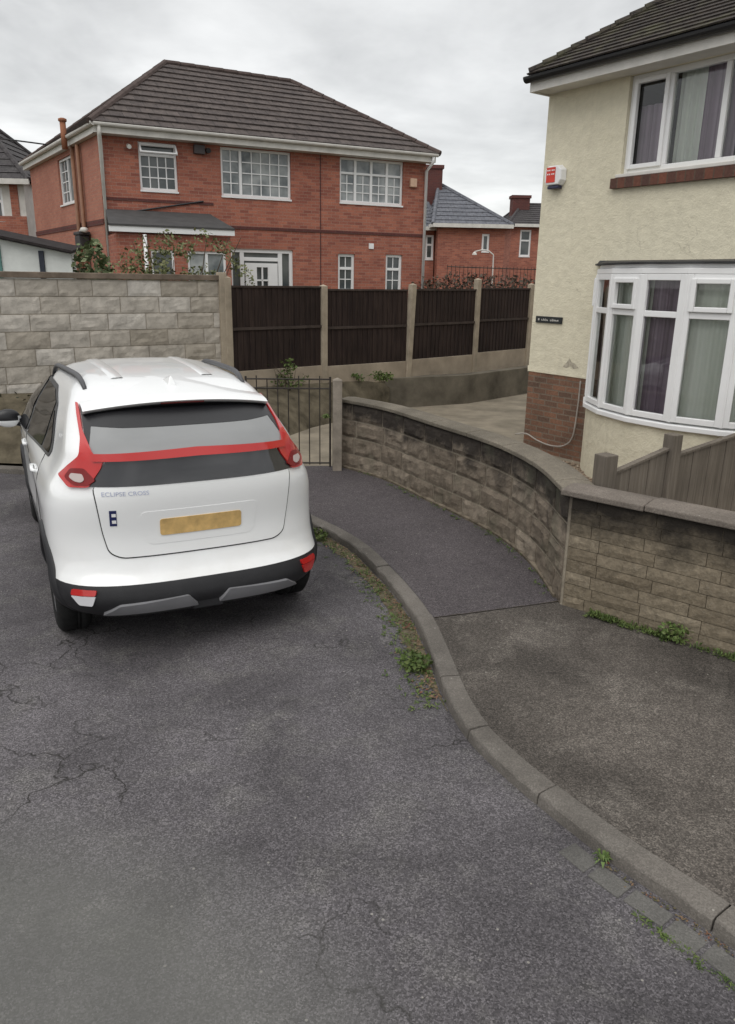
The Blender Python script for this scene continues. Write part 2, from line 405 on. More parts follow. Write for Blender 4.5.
MORTARD = m_attr('stained_mortar', [(0.0, (0.27, 0.235, 0.185)), (1.0, (0.27, 0.235, 0.185))], nscale=9, top=(0.52, 0.85, (0.07, 0.06, 0.05), 0.5), bmp=0.5)
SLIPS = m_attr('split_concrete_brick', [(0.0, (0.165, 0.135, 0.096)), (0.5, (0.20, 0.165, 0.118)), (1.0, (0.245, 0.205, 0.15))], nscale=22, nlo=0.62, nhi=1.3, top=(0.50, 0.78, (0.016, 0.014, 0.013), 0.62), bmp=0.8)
SLIPJ = m_plain('dark_joint', (0.12, 0.10, 0.075), 0.95, 0.1, 0.3, 8, 0.4, 60)
FENCEW = m_wood('dark_fence_wood', (0.014, 0.009, 0.009), (0.050, 0.034, 0.028), 8)
GREYW = m_wood('weathered_grey_wood', (0.115, 0.098, 0.08), (0.22, 0.19, 0.158), 14)
TILER = m_tiles('brown_concrete_tile', (0.098, 0.080, 0.074), (0.070, 0.057, 0.054), 0.3, 0.33, (0.13, 0.105, 0.092), 0.4)
TILEC = m_tiles('mossy_clay_tile', (0.062, 0.050, 0.042), (0.040, 0.033, 0.030), 0.165, 0.10, (0.10, 0.10, 0.052), 0.6)
TILEG = m_tiles('grey_slate', (0.15, 0.155, 0.175), (0.12, 0.125, 0.145), 0.3, 0.25, (0.17, 0.17, 0.18), 0.3)
TILED = m_tiles('dark_slate', (0.075, 0.068, 0.07), (0.055, 0.05, 0.052), 0.3, 0.2, (0.08, 0.08, 0.07), 0.3)
FELT = m_plain('grey_felt', (0.075, 0.073, 0.073), 0.9, 0.2, 0.15, 4, 0.3)
LEAD = m_plain('lead_flashing', (0.04, 0.04, 0.042), 0.6, 0.4, 0.5, 4, 0.4, 30)
BLACKP = m_plain('black_plastic', (0.012, 0.012, 0.014), 0.35, 0.5, 0.1, 5)
BROWNP = m_plain('brown_pipe', (0.24, 0.12, 0.07), 0.6, 0.4, 0.2, 4)
IRON = m_plain('rusty_black_iron', (0.03, 0.024, 0.02), 0.7, 0.4, 0.5, 20, 0.4, 60)
DGLASS = m_darkglass('far_window_glass', (0.035, 0.045, 0.05), 1.55, 0.05, (1.3, (0.12, 0.13, 0.13)))
NETGL = m_darkglass('net_curtain_glass', (0.13, 0.15, 0.16), 1.5, 0.06, (2.2, (0.40, 0.42, 0.42)))
GLASS = m_glass('window_glass', (0.97, 0.98, 0.98), 0.75)
ROOM = m_plain('dark_interior', (0.035, 0.032, 0.03), 0.95, 0.1, 0.2)
PURPLE = m_curtain('purple_curtain', (0.22, 0.17, 0.21), (0.38, 0.31, 0.37), 22)
NETC = m_curtain('net_blind', (0.66, 0.70, 0.62), (0.80, 0.83, 0.76), 9)
LEAFD = m_leaf('weed_leaf', [(0.035, 0.06, 0.015), (0.08, 0.12, 0.03), (0.13, 0.16, 0.05)])
LEAFL = m_leaf('bright_weed_leaf', [(0.06, 0.10, 0.025), (0.12, 0.18, 0.05), (0.16, 0.17, 0.07)])
LITTER = m_leaf('leaf_litter', [(0.15, 0.05, 0.035), (0.18, 0.12, 0.07), (0.07, 0.08, 0.03), (0.26, 0.17, 0.12)])
SHRUB = m_leaf('shrub_leaf', [(0.05, 0.075, 0.03), (0.12, 0.155, 0.07), (0.22, 0.24, 0.13)])
CLIMB = m_leaf('climber_leaf', [(0.06, 0.08, 0.03), (0.13, 0.15, 0.06), (0.24, 0.22, 0.11)])
REDLEAF = m_leaf('copper_leaf', [(0.06, 0.045, 0.032), (0.095, 0.065, 0.048), (0.09, 0.08, 0.05)])
TWIG = m_plain('twig', (0.09, 0.07, 0.05), 0.9, 0.1)
WHITEW = m_plain('white_painted_board', (0.60, 0.62, 0.60), 0.7, 0.3, 0.12, 3, 0.2)

# ------------------------------------------------------------------ ground, road, pavement, kerb
def sheet(name, poly, z, mat, fn=None):
    mb = MB(); mb.add([(p[0], p[1], p[2] if len(p) > 2 else z) for p in poly], [list(range(len(poly)))])
    o = mb.build(name, mat)
    if o.data.polygons[0].normal.z < 0: o.data.flip_normals()
    return struct(o)
sheet('ground', [(-600, -300), (600, -300), (600, 900), (-600, 900)], -0.06, GROUNDM)

KERB = [(2.95, -3.0), (2.5, -0.4), (2.08, 0.95), (1.68, 1.76), (1.326, 2.299), (1.178, 2.492), (1.044, 2.666), (0.815, 3.02), (0.665, 3.29), (0.553, 3.542), (0.485, 3.82), (0.448, 4.10), (0.415, 4.44), (0.345, 4.97), (0.215, 5.48), (0.07, 5.92), (-0.14, 6.46), (-0.44, 6.96), (-0.85, 7.5), (-1.4, 8.1), (-2.1, 8.55), (-3.0, 8.85), (-4.1, 9.02), (-6, 9.15), (-14, 9.3)]
kp = catmull(KERB, 0.06); KW = 0.125; KH = 0.068; kin = offset_path(kp, KW - 0.004)
foot = offset_path(kp, -0.008); ss = arclen(kp)
def s_near(x, y): return min((math.hypot(p.x - x, p.y - y), s_) for p, s_ in zip(kp, ss))[1]
sheet('road', [(p.x, p.y) for p in offset_path(kp, 0.05)] + [(-40, 9.3), (-40, -30), (3.5, -30)], 0.0, ROADM)
WB = [(-0.34, 9.30), (0.19, 8.70), (0.63, 7.86), (1.05, 7.06), (1.27, 6.50), (1.395, 5.88), (1.425, 5.15)]   # foot of the curved wall
wb = catmull(WB, 0.05)
RW0, RW1 = Vector((1.425, 5.15, 0)), Vector((5.4, 1.70, 0))
rdir = (RW1 - RW0).normalized()
seamA, seamB = (0.47, 4.93), (1.42, 5.18)
sS, sE = s_near(0.35, 4.93), s_near(-1.9, 8.42)
def resample(path, n):
    a = arclen(path); return [at_s(path, a, a[-1] * k / n) for k in range(n + 1)]
def strip(name, inner, outer, n, rows, z0, z1, mat, amp):
    A, B = resample(inner, n), resample(outer, n); mb = MB(); vs = []
    for r_ in range(rows + 1):
        t = r_ / rows
        for a, b_ in zip(A, B):
            q = a.lerp(b_, t); q.z = z0 + (z1 - z0) * t + amp * noise.noise((q.x * 1.7, q.y * 1.7, 3.0)) * math.sin(math.pi * t); vs.append(q)
    mb.add(vs, [(r_ * (n + 1) + k, r_ * (n + 1) + k + 1, (r_ + 1) * (n + 1) + k + 1, (r_ + 1) * (n + 1) + k) for r_ in range(rows) for k in range(n)])
    o = mb.build(name, mat, smooth=True, fix=False)
    if sum(p_.normal.z for p_ in o.data.polygons) < 0: o.data.flip_normals()
    return struct(o)
flat = lambda ps: [Vector((p_[0], p_[1], 0)) for p_ in ps]
kin0 = [p for p, s_ in zip(kin, ss) if s_ <= sS][::-1]; kin1 = [p for p, s_ in zip(kin, ss) if sS - 0.03 <= s_ <= sE]
strip('pavement', flat([seamA]) + kin0, flat([seamB, (1.50, 5.22), (5.5, 1.78), (9, -1.3), (10, -4)]), 90, 10, KH - 0.002, 0.10, PAVNEAR, 0.012)
strip('pavement', flat([seamA]) + kin1, flat([(seamB[0] + 0.03, seamB[1] + 0.01)]) + [Vector((p.x + 0.04, p.y + 0.02, 0)) for p in wb[::-1]] + flat([(-0.6, 9.32), (-1.75, 9.18)]), 70, 10, KH + 0.002, 0.104, PAVFAR, 0.010)
mb = MB()
for i in range(14):
    a = Vector((*seamA, KH + 0.004)).lerp(Vector((*seamB, 0.106)), i / 14); b_ = Vector((*seamA, KH + 0.004)).lerp(Vector((*seamB, 0.106)), (i + 1) / 14)
    w = rng.uniform(0.002, 0.007); mb.add([a, b_, b_ + Vector((0, w, 0)), a + Vector((0, w, 0))], [(0, 1, 2, 3)])
struct(mb.build('pavement_joint', SLIPJ))
# kerb stones
mb = MB(); prof = [(0.0, -0.05), (0.004, 0.03), (0.008, 0.056), (0.016, KH), (0.07, KH + 0.003), (KW, KH + 0.003), (KW, -0.05)]
js = [0.2, 1.0] + [s_near(*q) for q in ((2.08, 0.95), (1.70, 1.72), (1.326, 2.299), (0.815, 3.02), (0.553, 3.542), (0.448, 4.10), (0.345, 4.97), (0.07, 5.92), (-0.43, 6.94))]
while js[-1] < ss[-1] - 1: js.append(js[-1] + 0.9)
for s0, s1 in zip(js, js[1:]):
    n = 14; g_ = rng.uniform(0.003, 0.006); pts = [at_s(kp, ss, s0 + g_ + (s1 - s0 - 2 * g_) * k / n) for k in range(n + 1)]; dz = rng.uniform(-0.006, 0.004); o0 = len(mb.v)
    mb.extr([(q[0], q[1] + (dz if q[1] > 0.02 else 0)) for q in prof], pts); m_ = len(prof)
    for k in range(n + 1):
        ch = rng.uniform(0, 1) ** 4 * 0.012
        for j in (2, 3): mb.v[o0 + k * m_ + j] = mb.v[o0 + k * m_ + j] + Vector((rng.uniform(-.002, .002), rng.uniform(-.002, .002), -ch * (1.0 if j == 3 else 0.6)))
struct(mb.build('kerb', CONC, bevel=0.004))
# worn channel stones in the gutter
mb = MB(); s0 = s_near(1.95, 1.2); sX = s_near(0.98, 2.76); fs = arclen(foot)
while s0 < sX:
    L = rng.uniform(0.13, 0.19); n = 3; pts = [at_s(foot, fs, s0 + (L - 0.018) * k / n) for k in range(n + 1)]
    h = rng.uniform(0.002, 0.007); i0 = rng.uniform(0.022, 0.035); w = rng.uniform(0.09, 0.115); mb.extr([(-i0, -0.02), (-i0, h), (-i0 - w, h), (-i0 - w, -0.02)], pts)
    s0 += L
CHAN = m_asphalt('channel_stone', (0.125, 0.120, 0.112), (0.17, 0.165, 0.15), cracks=0.0, gscale=1.2, stain=0.35, soft=True)
struct(mb.build('gutter', CHAN, bevel=0.004))

# gardens
sheet('garden_path', [(-1.75, 9.2), (-0.30, 9.32)] + [(p.x + 0.12, p.y + 0.08) for p in wb] + [(1.56, 5.25), (5.6, 1.8), (30, -18), (60, 0), (60, 45), (14, 26.2), (3.6, 17.2), (0.5, 14.4), (-2.0, 12.2)], 0.10, MOSSY)
sheet('garden_ground', [(-45, -10), (-5.8, 9.55), (-2.2, 11.95), (3.6, 17.15), (14, 26.3), (80, 60), (80, 160), (-90, 160), (-90, -10)], 0.60, GROUNDM)
# soil bank in front of the panel wall and the fence
bot = [(-14, 9.45), (-6, 9.3), (-4.1, 9.17), (-3.0, 9.02), (-2.2, 9.0), (-1.75, 9.4), (-1.45, 10.6), (-0.9, 11.9), (-0.1, 13.1), (0.35, 13.75)]
top = [(-14, 9.9, 0.88), (-6.5, 9.7, 0.86), (-4.74, 10.05, 0.84), (-3.8, 10.7, 0.80), (-3.0, 11.2, 0.78), (-2.3, 11.75, 0.72), (-1.9, 12.05, 0.70), (-1.2, 12.65, 0.68), (-0.55, 13.2, 0.66), (0.4, 14.05, 0.65)]
mb = MB(); n = len(bot); rows = 5; vs = []
for r in range(rows + 1):
    t = r / rows
    for k in range(n):
        b_ = Vector((*bot[k], 0.10)); t_ = Vector(top[k]); p = b_.lerp(t_, t); p.z += rng.uniform(-0.03, 0.03) * (0 < r < rows) + 0.10 * math.sin(math.pi * t); vs.append(p)
mb.add(vs, [(r * n + k, r * n + k + 1, (r + 1) * n + k + 1, (r + 1) * n + k) for r in range(rows) for k in range(n - 1)])
struct(mb.build('soil_bank', m_plain('bank_soil', (0.10, 0.085, 0.06), 1.0, 0.1, 0.5, 4, 0.9, 22), smooth=True))
# low dark retaining wall under the far part of the fence
mb = MB(); mb.extr([(0.0, 0.0), (0.0, 0.56), (-0.22, 0.56), (-0.22, 0.0)], [(0.28, 13.85, 0.09), (1.9, 14.65, 0.09), (3.7, 16.55, 0.09), (6.5, 19.1, 0.09)])
tag(mb.build('retaining_wall', DARKREND, bevel=0.01), 'low dark rendered retaining wall below the far end of the fence', 'wall')

# gravel bed by the bay window
sheet('gravel_bed', [(2.15, 10.35), (1.72, 9.2), (1.42, 7.6), (1.50, 6.0), (1.9, 5.7), (4.4, 6.6), (3.2, 8.4), (2.9, 9.4)], 0.112, m_plain('gravel_base', (0.22, 0.17, 0.125), 1, 0.1, 0.45, 40, 0.9, 60))

# ------------------------------------------------------------------ garden walls
def block_wall(name, path, H, courses, bl, mat, mat_mortar, rough_amp, joint, cells, label, cat, thick=0.20, tone_top=None, parent=None):
    """blocks with rocky faces laid along a path; outward side is to the left of travel (-side)"""
    ss = arclen(path); L = ss[-1]
    verts = []; faces = []; tones = []
    z = 0.0; ch = H / courses
    for c in range(courses):
        s = -rng.uniform(0.3, 0.7) * bl
        while s < L:
            a = max(0, s); b_ = min(L, s + bl * rng.uniform(0.88, 1.12)); s0_ = s; s = b_ if b_ > 0 else s + bl
            if b_ - a < 0.04: 
                if b_ >= L: break
                continue
            nx, nz_ = cells; tone = min(1, max(0, rng.gauss(0.5, 0.24))); seed = rng.uniform(0, 99); o = len(verts)
            a += joint / 2; b_ -= joint / 2; z0 = z + joint / 2; z1 = z + ch - joint / 2
            push = rng.uniform(0, rough_amp * 0.5)
            for j in range(nz_ + 1):
                for i in range(nx + 1):
                    u = a + (b_ - a) * i / nx; p = at_s(path, ss, u); q = at_s(path, ss, min(L, u + 0.02)); r_ = at_s(path, ss, max(0, u - 0.02))
                    t = (q - r_).normalized(); nrm = Vector((-t.y, t.x, 0)) * -1.0
                    edge = (i in (0, nx)) or (j in (0, nz_))
                    d = 0.004 if edge else rough_amp * (0.45 + 0.9 * noise.noise((u * 9 + seed, (z0 + ch * j / nz_) * 11, seed))) + push
                    pz = z0 + (z1 - z0) * j / nz_ + (0 if edge else rng.uniform(-0.005, 0.005))
                    verts.append(p + nrm * d + Vector((0, 0, pz)))
            for j in range(nz_):
                for i in range(nx):
                    faces.append((o + j * (nx + 1) + i, o + j * (nx + 1) + i + 1, o + (j + 1) * (nx + 1) + i + 1, o + (j + 1) * (nx + 1) + i)); tones.append(tone)
            # returns into the joint
            ring = [o + i for i in range(nx + 1)] + [o + j * (nx + 1) + nx for j in range(1, nz_ + 1)] + [o + nz_ * (nx + 1) + i for i in range(nx - 1, -1, -1)] + [o + j * (nx + 1) for j in range(nz_ - 1, 0, -1)]
            o2 = len(verts)
            for idx in ring:
                verts.append(verts[idx] + (Vector((0, 0, 0))) )
            for k, idx in enumerate(ring):
                p = verts[idx]
                # move back by 15 mm along inward normal of the closest path point
                verts[o2 + k] = p - nrm * 0.016
            for k in range(len(ring)):
                k2 = (k + 1) % len(ring); faces.append((ring[k], ring[k2], o2 + k2, o2 + k)); tones.append(tone)
        z += ch
    me = bpy.data.meshes.new(name); me.from_pydata([tuple(p) for p in verts], [], faces)
    bm = bmesh.new(); bm.from_mesh(me); bmesh.ops.recalc_face_normals(bm, faces=bm.faces); bm.to_mesh(me); bm.free()
    at = me.attributes.new('tone', 'FLOAT', 'FACE')
    for i, t in enumerate(tones): at.data[i].value = t
    me.materials.append(mat)
    o = bpy.data.objects.new('masonry', me); COL.objects.link(o)
    return o

# curved wall: outward (towards the pavement) is left of travel gate->corner? travel goes +x,-y; pavement lies to the right (west)
wroot = empty('garden_wall', (0.63, 7.86, 0.09), 0, 'curved low wall of rough brown blocks with black stained top course beside the gate post', 'wall')
def to_local(o, root):
    o.parent = root; o.matrix_parent_inverse = Matrix.Identity(4)
    for v_ in o.data.vertices: v_.co -= Vector(root.location)
path = [Vector((p.x, p.y, 0.09)) for p in wb]
wo = block_wall('curved_wall_blocks', path, 0.83, 4, 0.50, STONE, MORTAR, 0.022, 0.020, (10, 5), '', '')
to_local(wo, wroot)
mb = MB(); mb.extr([(-0.003, 0), (-0.003, 0.83), (-0.20, 0.83), (-0.20, 0)], path)
o = mb.build('mortar', MORTARD); to_local(o, wroot)
mb = MB(); mb.extr([(0.022, -0.02), (0.028, 0.035), (0.004, 0.05), (0.0, -0.02)], path[:-2], closed=True)
o = mb.build('footing', m_plain('footing_mortar', (0.15, 0.125, 0.095), 0.95, 0.1, 0.5, 9, 0.8, 40)); to_local(o, wroot)
mb = MB(); cs = arclen(path); s0 = 0
while s0 < cs[-1] - 0.05:
    L = min(0.62, cs[-1] - s0); pts = [at_s(path, cs, s0 + 0.004 + (L - 0.008) * k / 8) for k in range(9)]
    dz = rng.uniform(-0.004, 0.004)
    mb.extr([(0.04, 0.832 + dz), (0.04, 0.872 + dz), (-0.10, 0.886 + dz), (-0.22, 0.872 + dz), (-0.22, 0.832 + dz)], pts); s0 += L
o = mb.build('coping', COPE, bevel=0.008); to_local(o, wroot)

# straight wall to the right of the corner: travel corner -> right; the pavement lies to the right of travel
wroot2 = empty('garden_wall', (RW0.x, RW0.y, 0.09), 0, 'straight low wall of thin split concrete bricks under a grey coping', 'wall')
path2 = [RW0 + rdir * (0.02 + d) + Vector((0, 0, 0.09)) for d in np.linspace(0, 5.2, 60)]
wo = block_wall('slips', path2, 0.83, 9, 0.38, SLIPS, SLIPJ, 0.012, 0.005, (4, 2), '', '')
to_local(wo, wroot2)
mb = MB(); mb.extr([(-0.003, 0), (-0.003, 0.83), (-0.20, 0.83), (-0.20, 0)], [path2[0] , path2[-1]])
o = mb.build('mortar', SLIPJ); to_local(o, wroot2)
mb = MB(); mb.tube([RW0 + Vector((0.012, 0.0, 0.09)), RW0 + Vector((0.012, 0.0, 0.92))], 0.015, 7)
o = mb.build('corner_mortar', MORTARD); to_local(o, wroot2)
mb = MB(); s0 = -0.06
while s0 < 5.1:
    L = 0.60; dz = rng.uniform(-0.003, 0.003)
    mb.extr([(0.045, 0.838 + dz), (0.045, 0.880 + dz), (-0.10, 0.894 + dz), (-0.23, 0.880 + dz), (-0.23, 0.838 + dz)], [RW0 + rdir * (s0 + 0.003) + Vector((0, 0, 0.09)), RW0 + rdir * (s0 + L - 0.003) + Vector((0, 0, 0.09))]); s0 += L
o = mb.build('coping', m_asphalt('rough_coping', (0.165, 0.142, 0.122), (0.22, 0.195, 0.17), cracks=0.0, gscale=0.9, stain=0.35, soft=True), bevel=0.008); to_local(o, wroot2)

# ------------------------------------------------------------------ gate and its post
mb = MB(); mb.box(-0.055, 0.055, -0.055, 0.055, -0.1, 1.10); mb.add([(-0.055, -0.055, 1.10), (0.055, -0.055, 1.10), (0.055, 0.055, 1.10), (-0.055, 0.055, 1.10), (0, 0, 1.13)], [(0, 1, 4), (1, 2, 4), (2, 3, 4), (3, 0, 4)])
o = mb.build('gate_post', m_plain('gatepost_concrete', (0.27, 0.235, 0.195), 0.92, 0.2, 0.3, 6, 0.5, 60), bevel=0.006); o.location = (-0.385, 9.14, 0.1); o.rotation_euler = (0, 0, 0.1)
tag(o, 'square grey concrete gate post at the left end of the curved wall', 'post')
g = empty('garden_gate', (-0.47, 9.12, 0.12), math.pi + 0.06, 'rusty black iron bar gate hanging beside the concrete gate post', 'gate')
for x in (0.0, 1.0): mb = MB(); mb.tube([(x, 0, 0.02), (x, 0, 1.12)], 0.014, 6); mb.build('stile', IRON, g)
for z in (0.07, 0.98, 1.09): mb = MB(); mb.tube([(0, 0, z), (1.0, 0, z)], 0.010, 6); mb.build('rail', IRON, g)
for k in range(1, 8): mb = MB(); mb.tube([(k / 8.0, 0, 0.05), (k / 8.0, 0, 1.10 + (0.03 if k % 2 else 0.0))], 0.0075, 6); mb.build('bar', IRON, g)

# ------------------------------------------------------------------ rock-faced panel wall (left)
pw = empty('panel_wall', (-2.27, 11.80, 0.70), 0, 'tall pale wall of rock faced concrete blocks behind the white car', 'wall')
A_ = Vector((-2.27, 11.80, 0.72)); B_ = Vector((-5.9, 9.40, 0.72))
pathp = [A_.lerp(B_, k / 60) for k in range(61)]
# pavement side lies to the left of travel here, so travel from far left to the post
pathp = pathp[::-1]
wo = block_wall('panel_blocks', pathp, 1.58, 7, 0.50, PANELW, MORTAR, 0.014, 0.012, (10, 5), '', '')
to_local(wo, pw); wo.name = 'masonry'
mb = MB(); mb.extr([(-0.005, 0), (-0.005, 1.58), (-0.18, 1.58), (-0.18, 0)], [pathp[0], pathp[-1]]); o = mb.build('mortar', m_plain('panel_mortar', (0.36, 0.32, 0.265), 0.95, 0.1, 0.3, 6)); to_local(o, pw)
mb = MB(); mb.extr([(0.035, 1.585), (0.035, 1.665), (-0.21, 1.665), (-0.21, 1.585)], [pathp[0], pathp[-1]]); o = mb.build('coping', m_plain('dark_coping', (0.17, 0.135, 0.105), 0.95, 0.2, 0.4, 4, 0.5, 50), bevel=0.01); to_local(o, pw)
mb = MB(); mb.obox((-2.235, 11.83, 1.55), (0.11, 0.13, 1.75), Matrix.Rotation(math.atan2(2.4, 3.63), 3, 'Z')); o = mb.build('end_post', CONCP, bevel=0.006); to_local(o, pw)

# ------------------------------------------------------------------ timber fence with concrete posts
fp = [Vector((-2.17, 11.86, 0.62)), Vector((-0.79, 13.05, 0.62)), Vector((0.69, 14.2, 0.62)), Vector((2.08, 15.5, 0.62)), Vector((3.40, 16.85, 0.62)), Vector((4.75, 18.2, 0.62))]
fz = [2.38, 2.27, 2.31, 2.42, 2.34, 2.36]
fr = empty('fence', fp[0], 0, 'dark brown boarded fence with concrete posts and gravel boards beyond the gate', 'fence')
def fl(p): return Vector(p) - fp[0]
for i, p in enumerate(fp):
    mb = MB(); d = (fp[min(i + 1, 5)] - fp[max(i - 1, 0)]).normalized(); an = math.atan2(d.y, d.x)
    q = fl(p); H = fz[i] - p.z
    T = Matrix.Translation(q) @ Matrix.Rotation(an, 4, 'Z')
    if i == 2: T = T @ Matrix.Rotation(0.045, 4, 'Y')
    mb.T = T
    mb.box(-0.055, 0.055, -0.055, 0.055, -0.1, H - 0.03); mb.add([(-0.055, -0.055, H - 0.03), (0.055, -0.055, H - 0.03), (0.055, 0.055, H - 0.03), (-0.055, 0.055, H - 0.03), (0, 0, H)], [(0, 1, 4), (1, 2, 4), (2, 3, 4), (3, 0, 4)])
    mb.build('post', CONCP, fr, bevel=0.006)
ptop = [2.24, 2.20, 2.21, 2.24, 2.24]
for i in range(5):
    a, b_ = fp[i], fp[i + 1]; d = (b_ - a); L = d.length; an = math.atan2(d.y, d.x)
    T = Matrix.Translation(fl(a)) @ Matrix.Rotation(an, 4, 'Z'); z0 = 0.94 + (0.02, 0.0, 0.02, 0.05, 0.05)[i] - a.z; z1 = ptop[i] - a.z
    gb = MB(); gb.T = T; gb.box(0.05, L - 0.05, -0.025, 0.025, -0.02, z0 - 0.004); gb.build('gravel_board', GRAVB, fr, bevel=0.005)
    mb = MB(); mb.T = T; nb = 16
    for k in range(nb):
        x0 = 0.055 + (L - 0.11) * k / nb; w = (L - 0.11) / nb
        tilt = 0.006
        mb.add([(x0, -0.014, z0), (x0 + w * 1.12, -0.014 + tilt * 2, z0), (x0 + w * 1.12, 0.006 + tilt, z0), (x0, 0.006, z0), (x0, -0.014, z1 - 0.03), (x0 + w * 1.12, -0.014 + tilt * 2, z1 - 0.03), (x0 + w * 1.12, 0.006 + tilt, z1 - 0.03), (x0, 0.006, z1 - 0.03)],
               [(0, 1, 2, 3), (4, 7, 6, 5), (0, 4, 5, 1), (1, 5, 6, 2), (2, 6, 7, 3), (3, 7, 4, 0)])
    mb.build('fence_panel', FENCEW, fr)
    rb = MB(); rb.T = T
    zm = (z0 + z1) / 2 
    rb.box(0.056, L - 0.056, -0.030, -0.016, zm - 0.022, zm + 0.022)
    rb.box(0.056, L - 0.056, -0.026, 0.020, z1 - 0.03, z1)
    rb.build('rail', m_plain('fence_rail', (0.055, 0.042, 0.036), 0.85, 0.2, 0.3) if i == 0 else bpy.data.materials['fence_rail'], fr)

# ------------------------------------------------------------------ weathered garden fence on the right
gf = empty('garden_fence', (1.70, 5.36, 0.1), RAD(30), 'weathered grey wooden fence with stepped panels rising behind the straight wall', 'fence')
def gpost(x, h, w=0.10):
    mb = MB(); mb.box(x - w / 2, x + w / 2, -w / 2, w / 2, -0.05, h); mb.build('post', GREYW, gf, bevel=0.006)
gpost(0.02, 1.075, 0.12); gpost(0.72, 1.165, 0.10); gpost(2.4, 1.25); gpost(4.0, 1.27)
for (x0, x1, h0, h1) in ((0.085, 0.665, 0.915, 1.045), (0.775, 2.34, 0.985, 1.20), (2.46, 3.94, 1.20, 1.22)):
    mb = MB(); n = max(4, int((x1 - x0) / 0.095))
    for k in range(n):
        u0 = x0 + (x1 - x0) * k / n; u1 = x0 + (x1 - x0) * (k + 1) / n - 0.004
        za = h0 + (h1 - h0) * k / n; zb = h0 + (h1 - h0) * (k + 1) / n
        yo = 0.004 * (k % 2)
        vs = [(u0, -0.012 + yo, 0), (u1, -0.012 + yo, 0), (u1, 0.012 + yo, 0), (u0, 0.012 + yo, 0), (u0, -0.012 + yo, za), (u1, -0.012 + yo, zb), (u1, 0.012 + yo, zb), (u0, 0.012 + yo, za)]
        mb.add(vs, [(0, 3, 2, 1), (4, 5, 6, 7), (0, 1, 5, 4), (1, 2, 6, 5), (2, 3, 7, 6), (3, 0, 4, 7)])
    mb.build('fence_panel', GREYW, gf)
    mb = MB(); mb.add([(x0, -0.024, h0), (x1, -0.024, h1), (x1, 0.028, h1), (x0, 0.028, h0), (x0, -0.024, h0 + 0.018), (x1, -0.024, h1 + 0.018), (x1, 0.028, h1 + 0.018), (x0, 0.028, h0 + 0.018)], [(0, 3, 2, 1), (4, 5, 6, 7), (0, 1, 5, 4), (1, 2, 6, 5), (2, 3, 7, 6), (3, 0, 4, 7)])
    mb.build('capping_rail', GREYW, gf)

# ------------------------------------------------------------------ house helpers
def wall_holes(mb, x0, x1, z0, z1, holes, reveal=0.09, y=0.0):
    xs = sorted({x0, x1, *[h[0] for h in holes], *[h[1] for h in holes]}); zs = sorted({z0, z1, *[h[2] for h in holes], *[h[3] for h in holes]})
    for i in range(len(xs) - 1):
        for j in range(len(zs) - 1):
            cx, cz = (xs[i] + xs[i + 1]) / 2, (zs[j] + zs[j + 1]) / 2
            if any(h[0] < cx < h[1] and h[2] < cz < h[3] for h in holes): continue
            mb.add([(xs[i], y, zs[j]), (xs[i + 1], y, zs[j]), (xs[i + 1], y, zs[j + 1]), (xs[i], y, zs[j + 1])], [(0, 1, 2, 3)])
    for a, b_, c, d in holes:
        mb.add([(a, y, c), (a, y, d), (a, y + reveal, d), (a, y + reveal, c)], [(0, 1, 2, 3)])
        mb.add([(b_, y, c), (b_, y, d), (b_, y + reveal, d), (b_, y + reveal, c)], [(3, 2, 1, 0)])
        mb.add([(a, y, d), (b_, y, d), (b_, y + reveal, d), (a, y + reveal, d)], [(0, 1, 2, 3)])
        mb.add([(a, y, c), (b_, y, c), (b_, y + reveal, c), (a, y + reveal, c)], [(3, 2, 1, 0)])
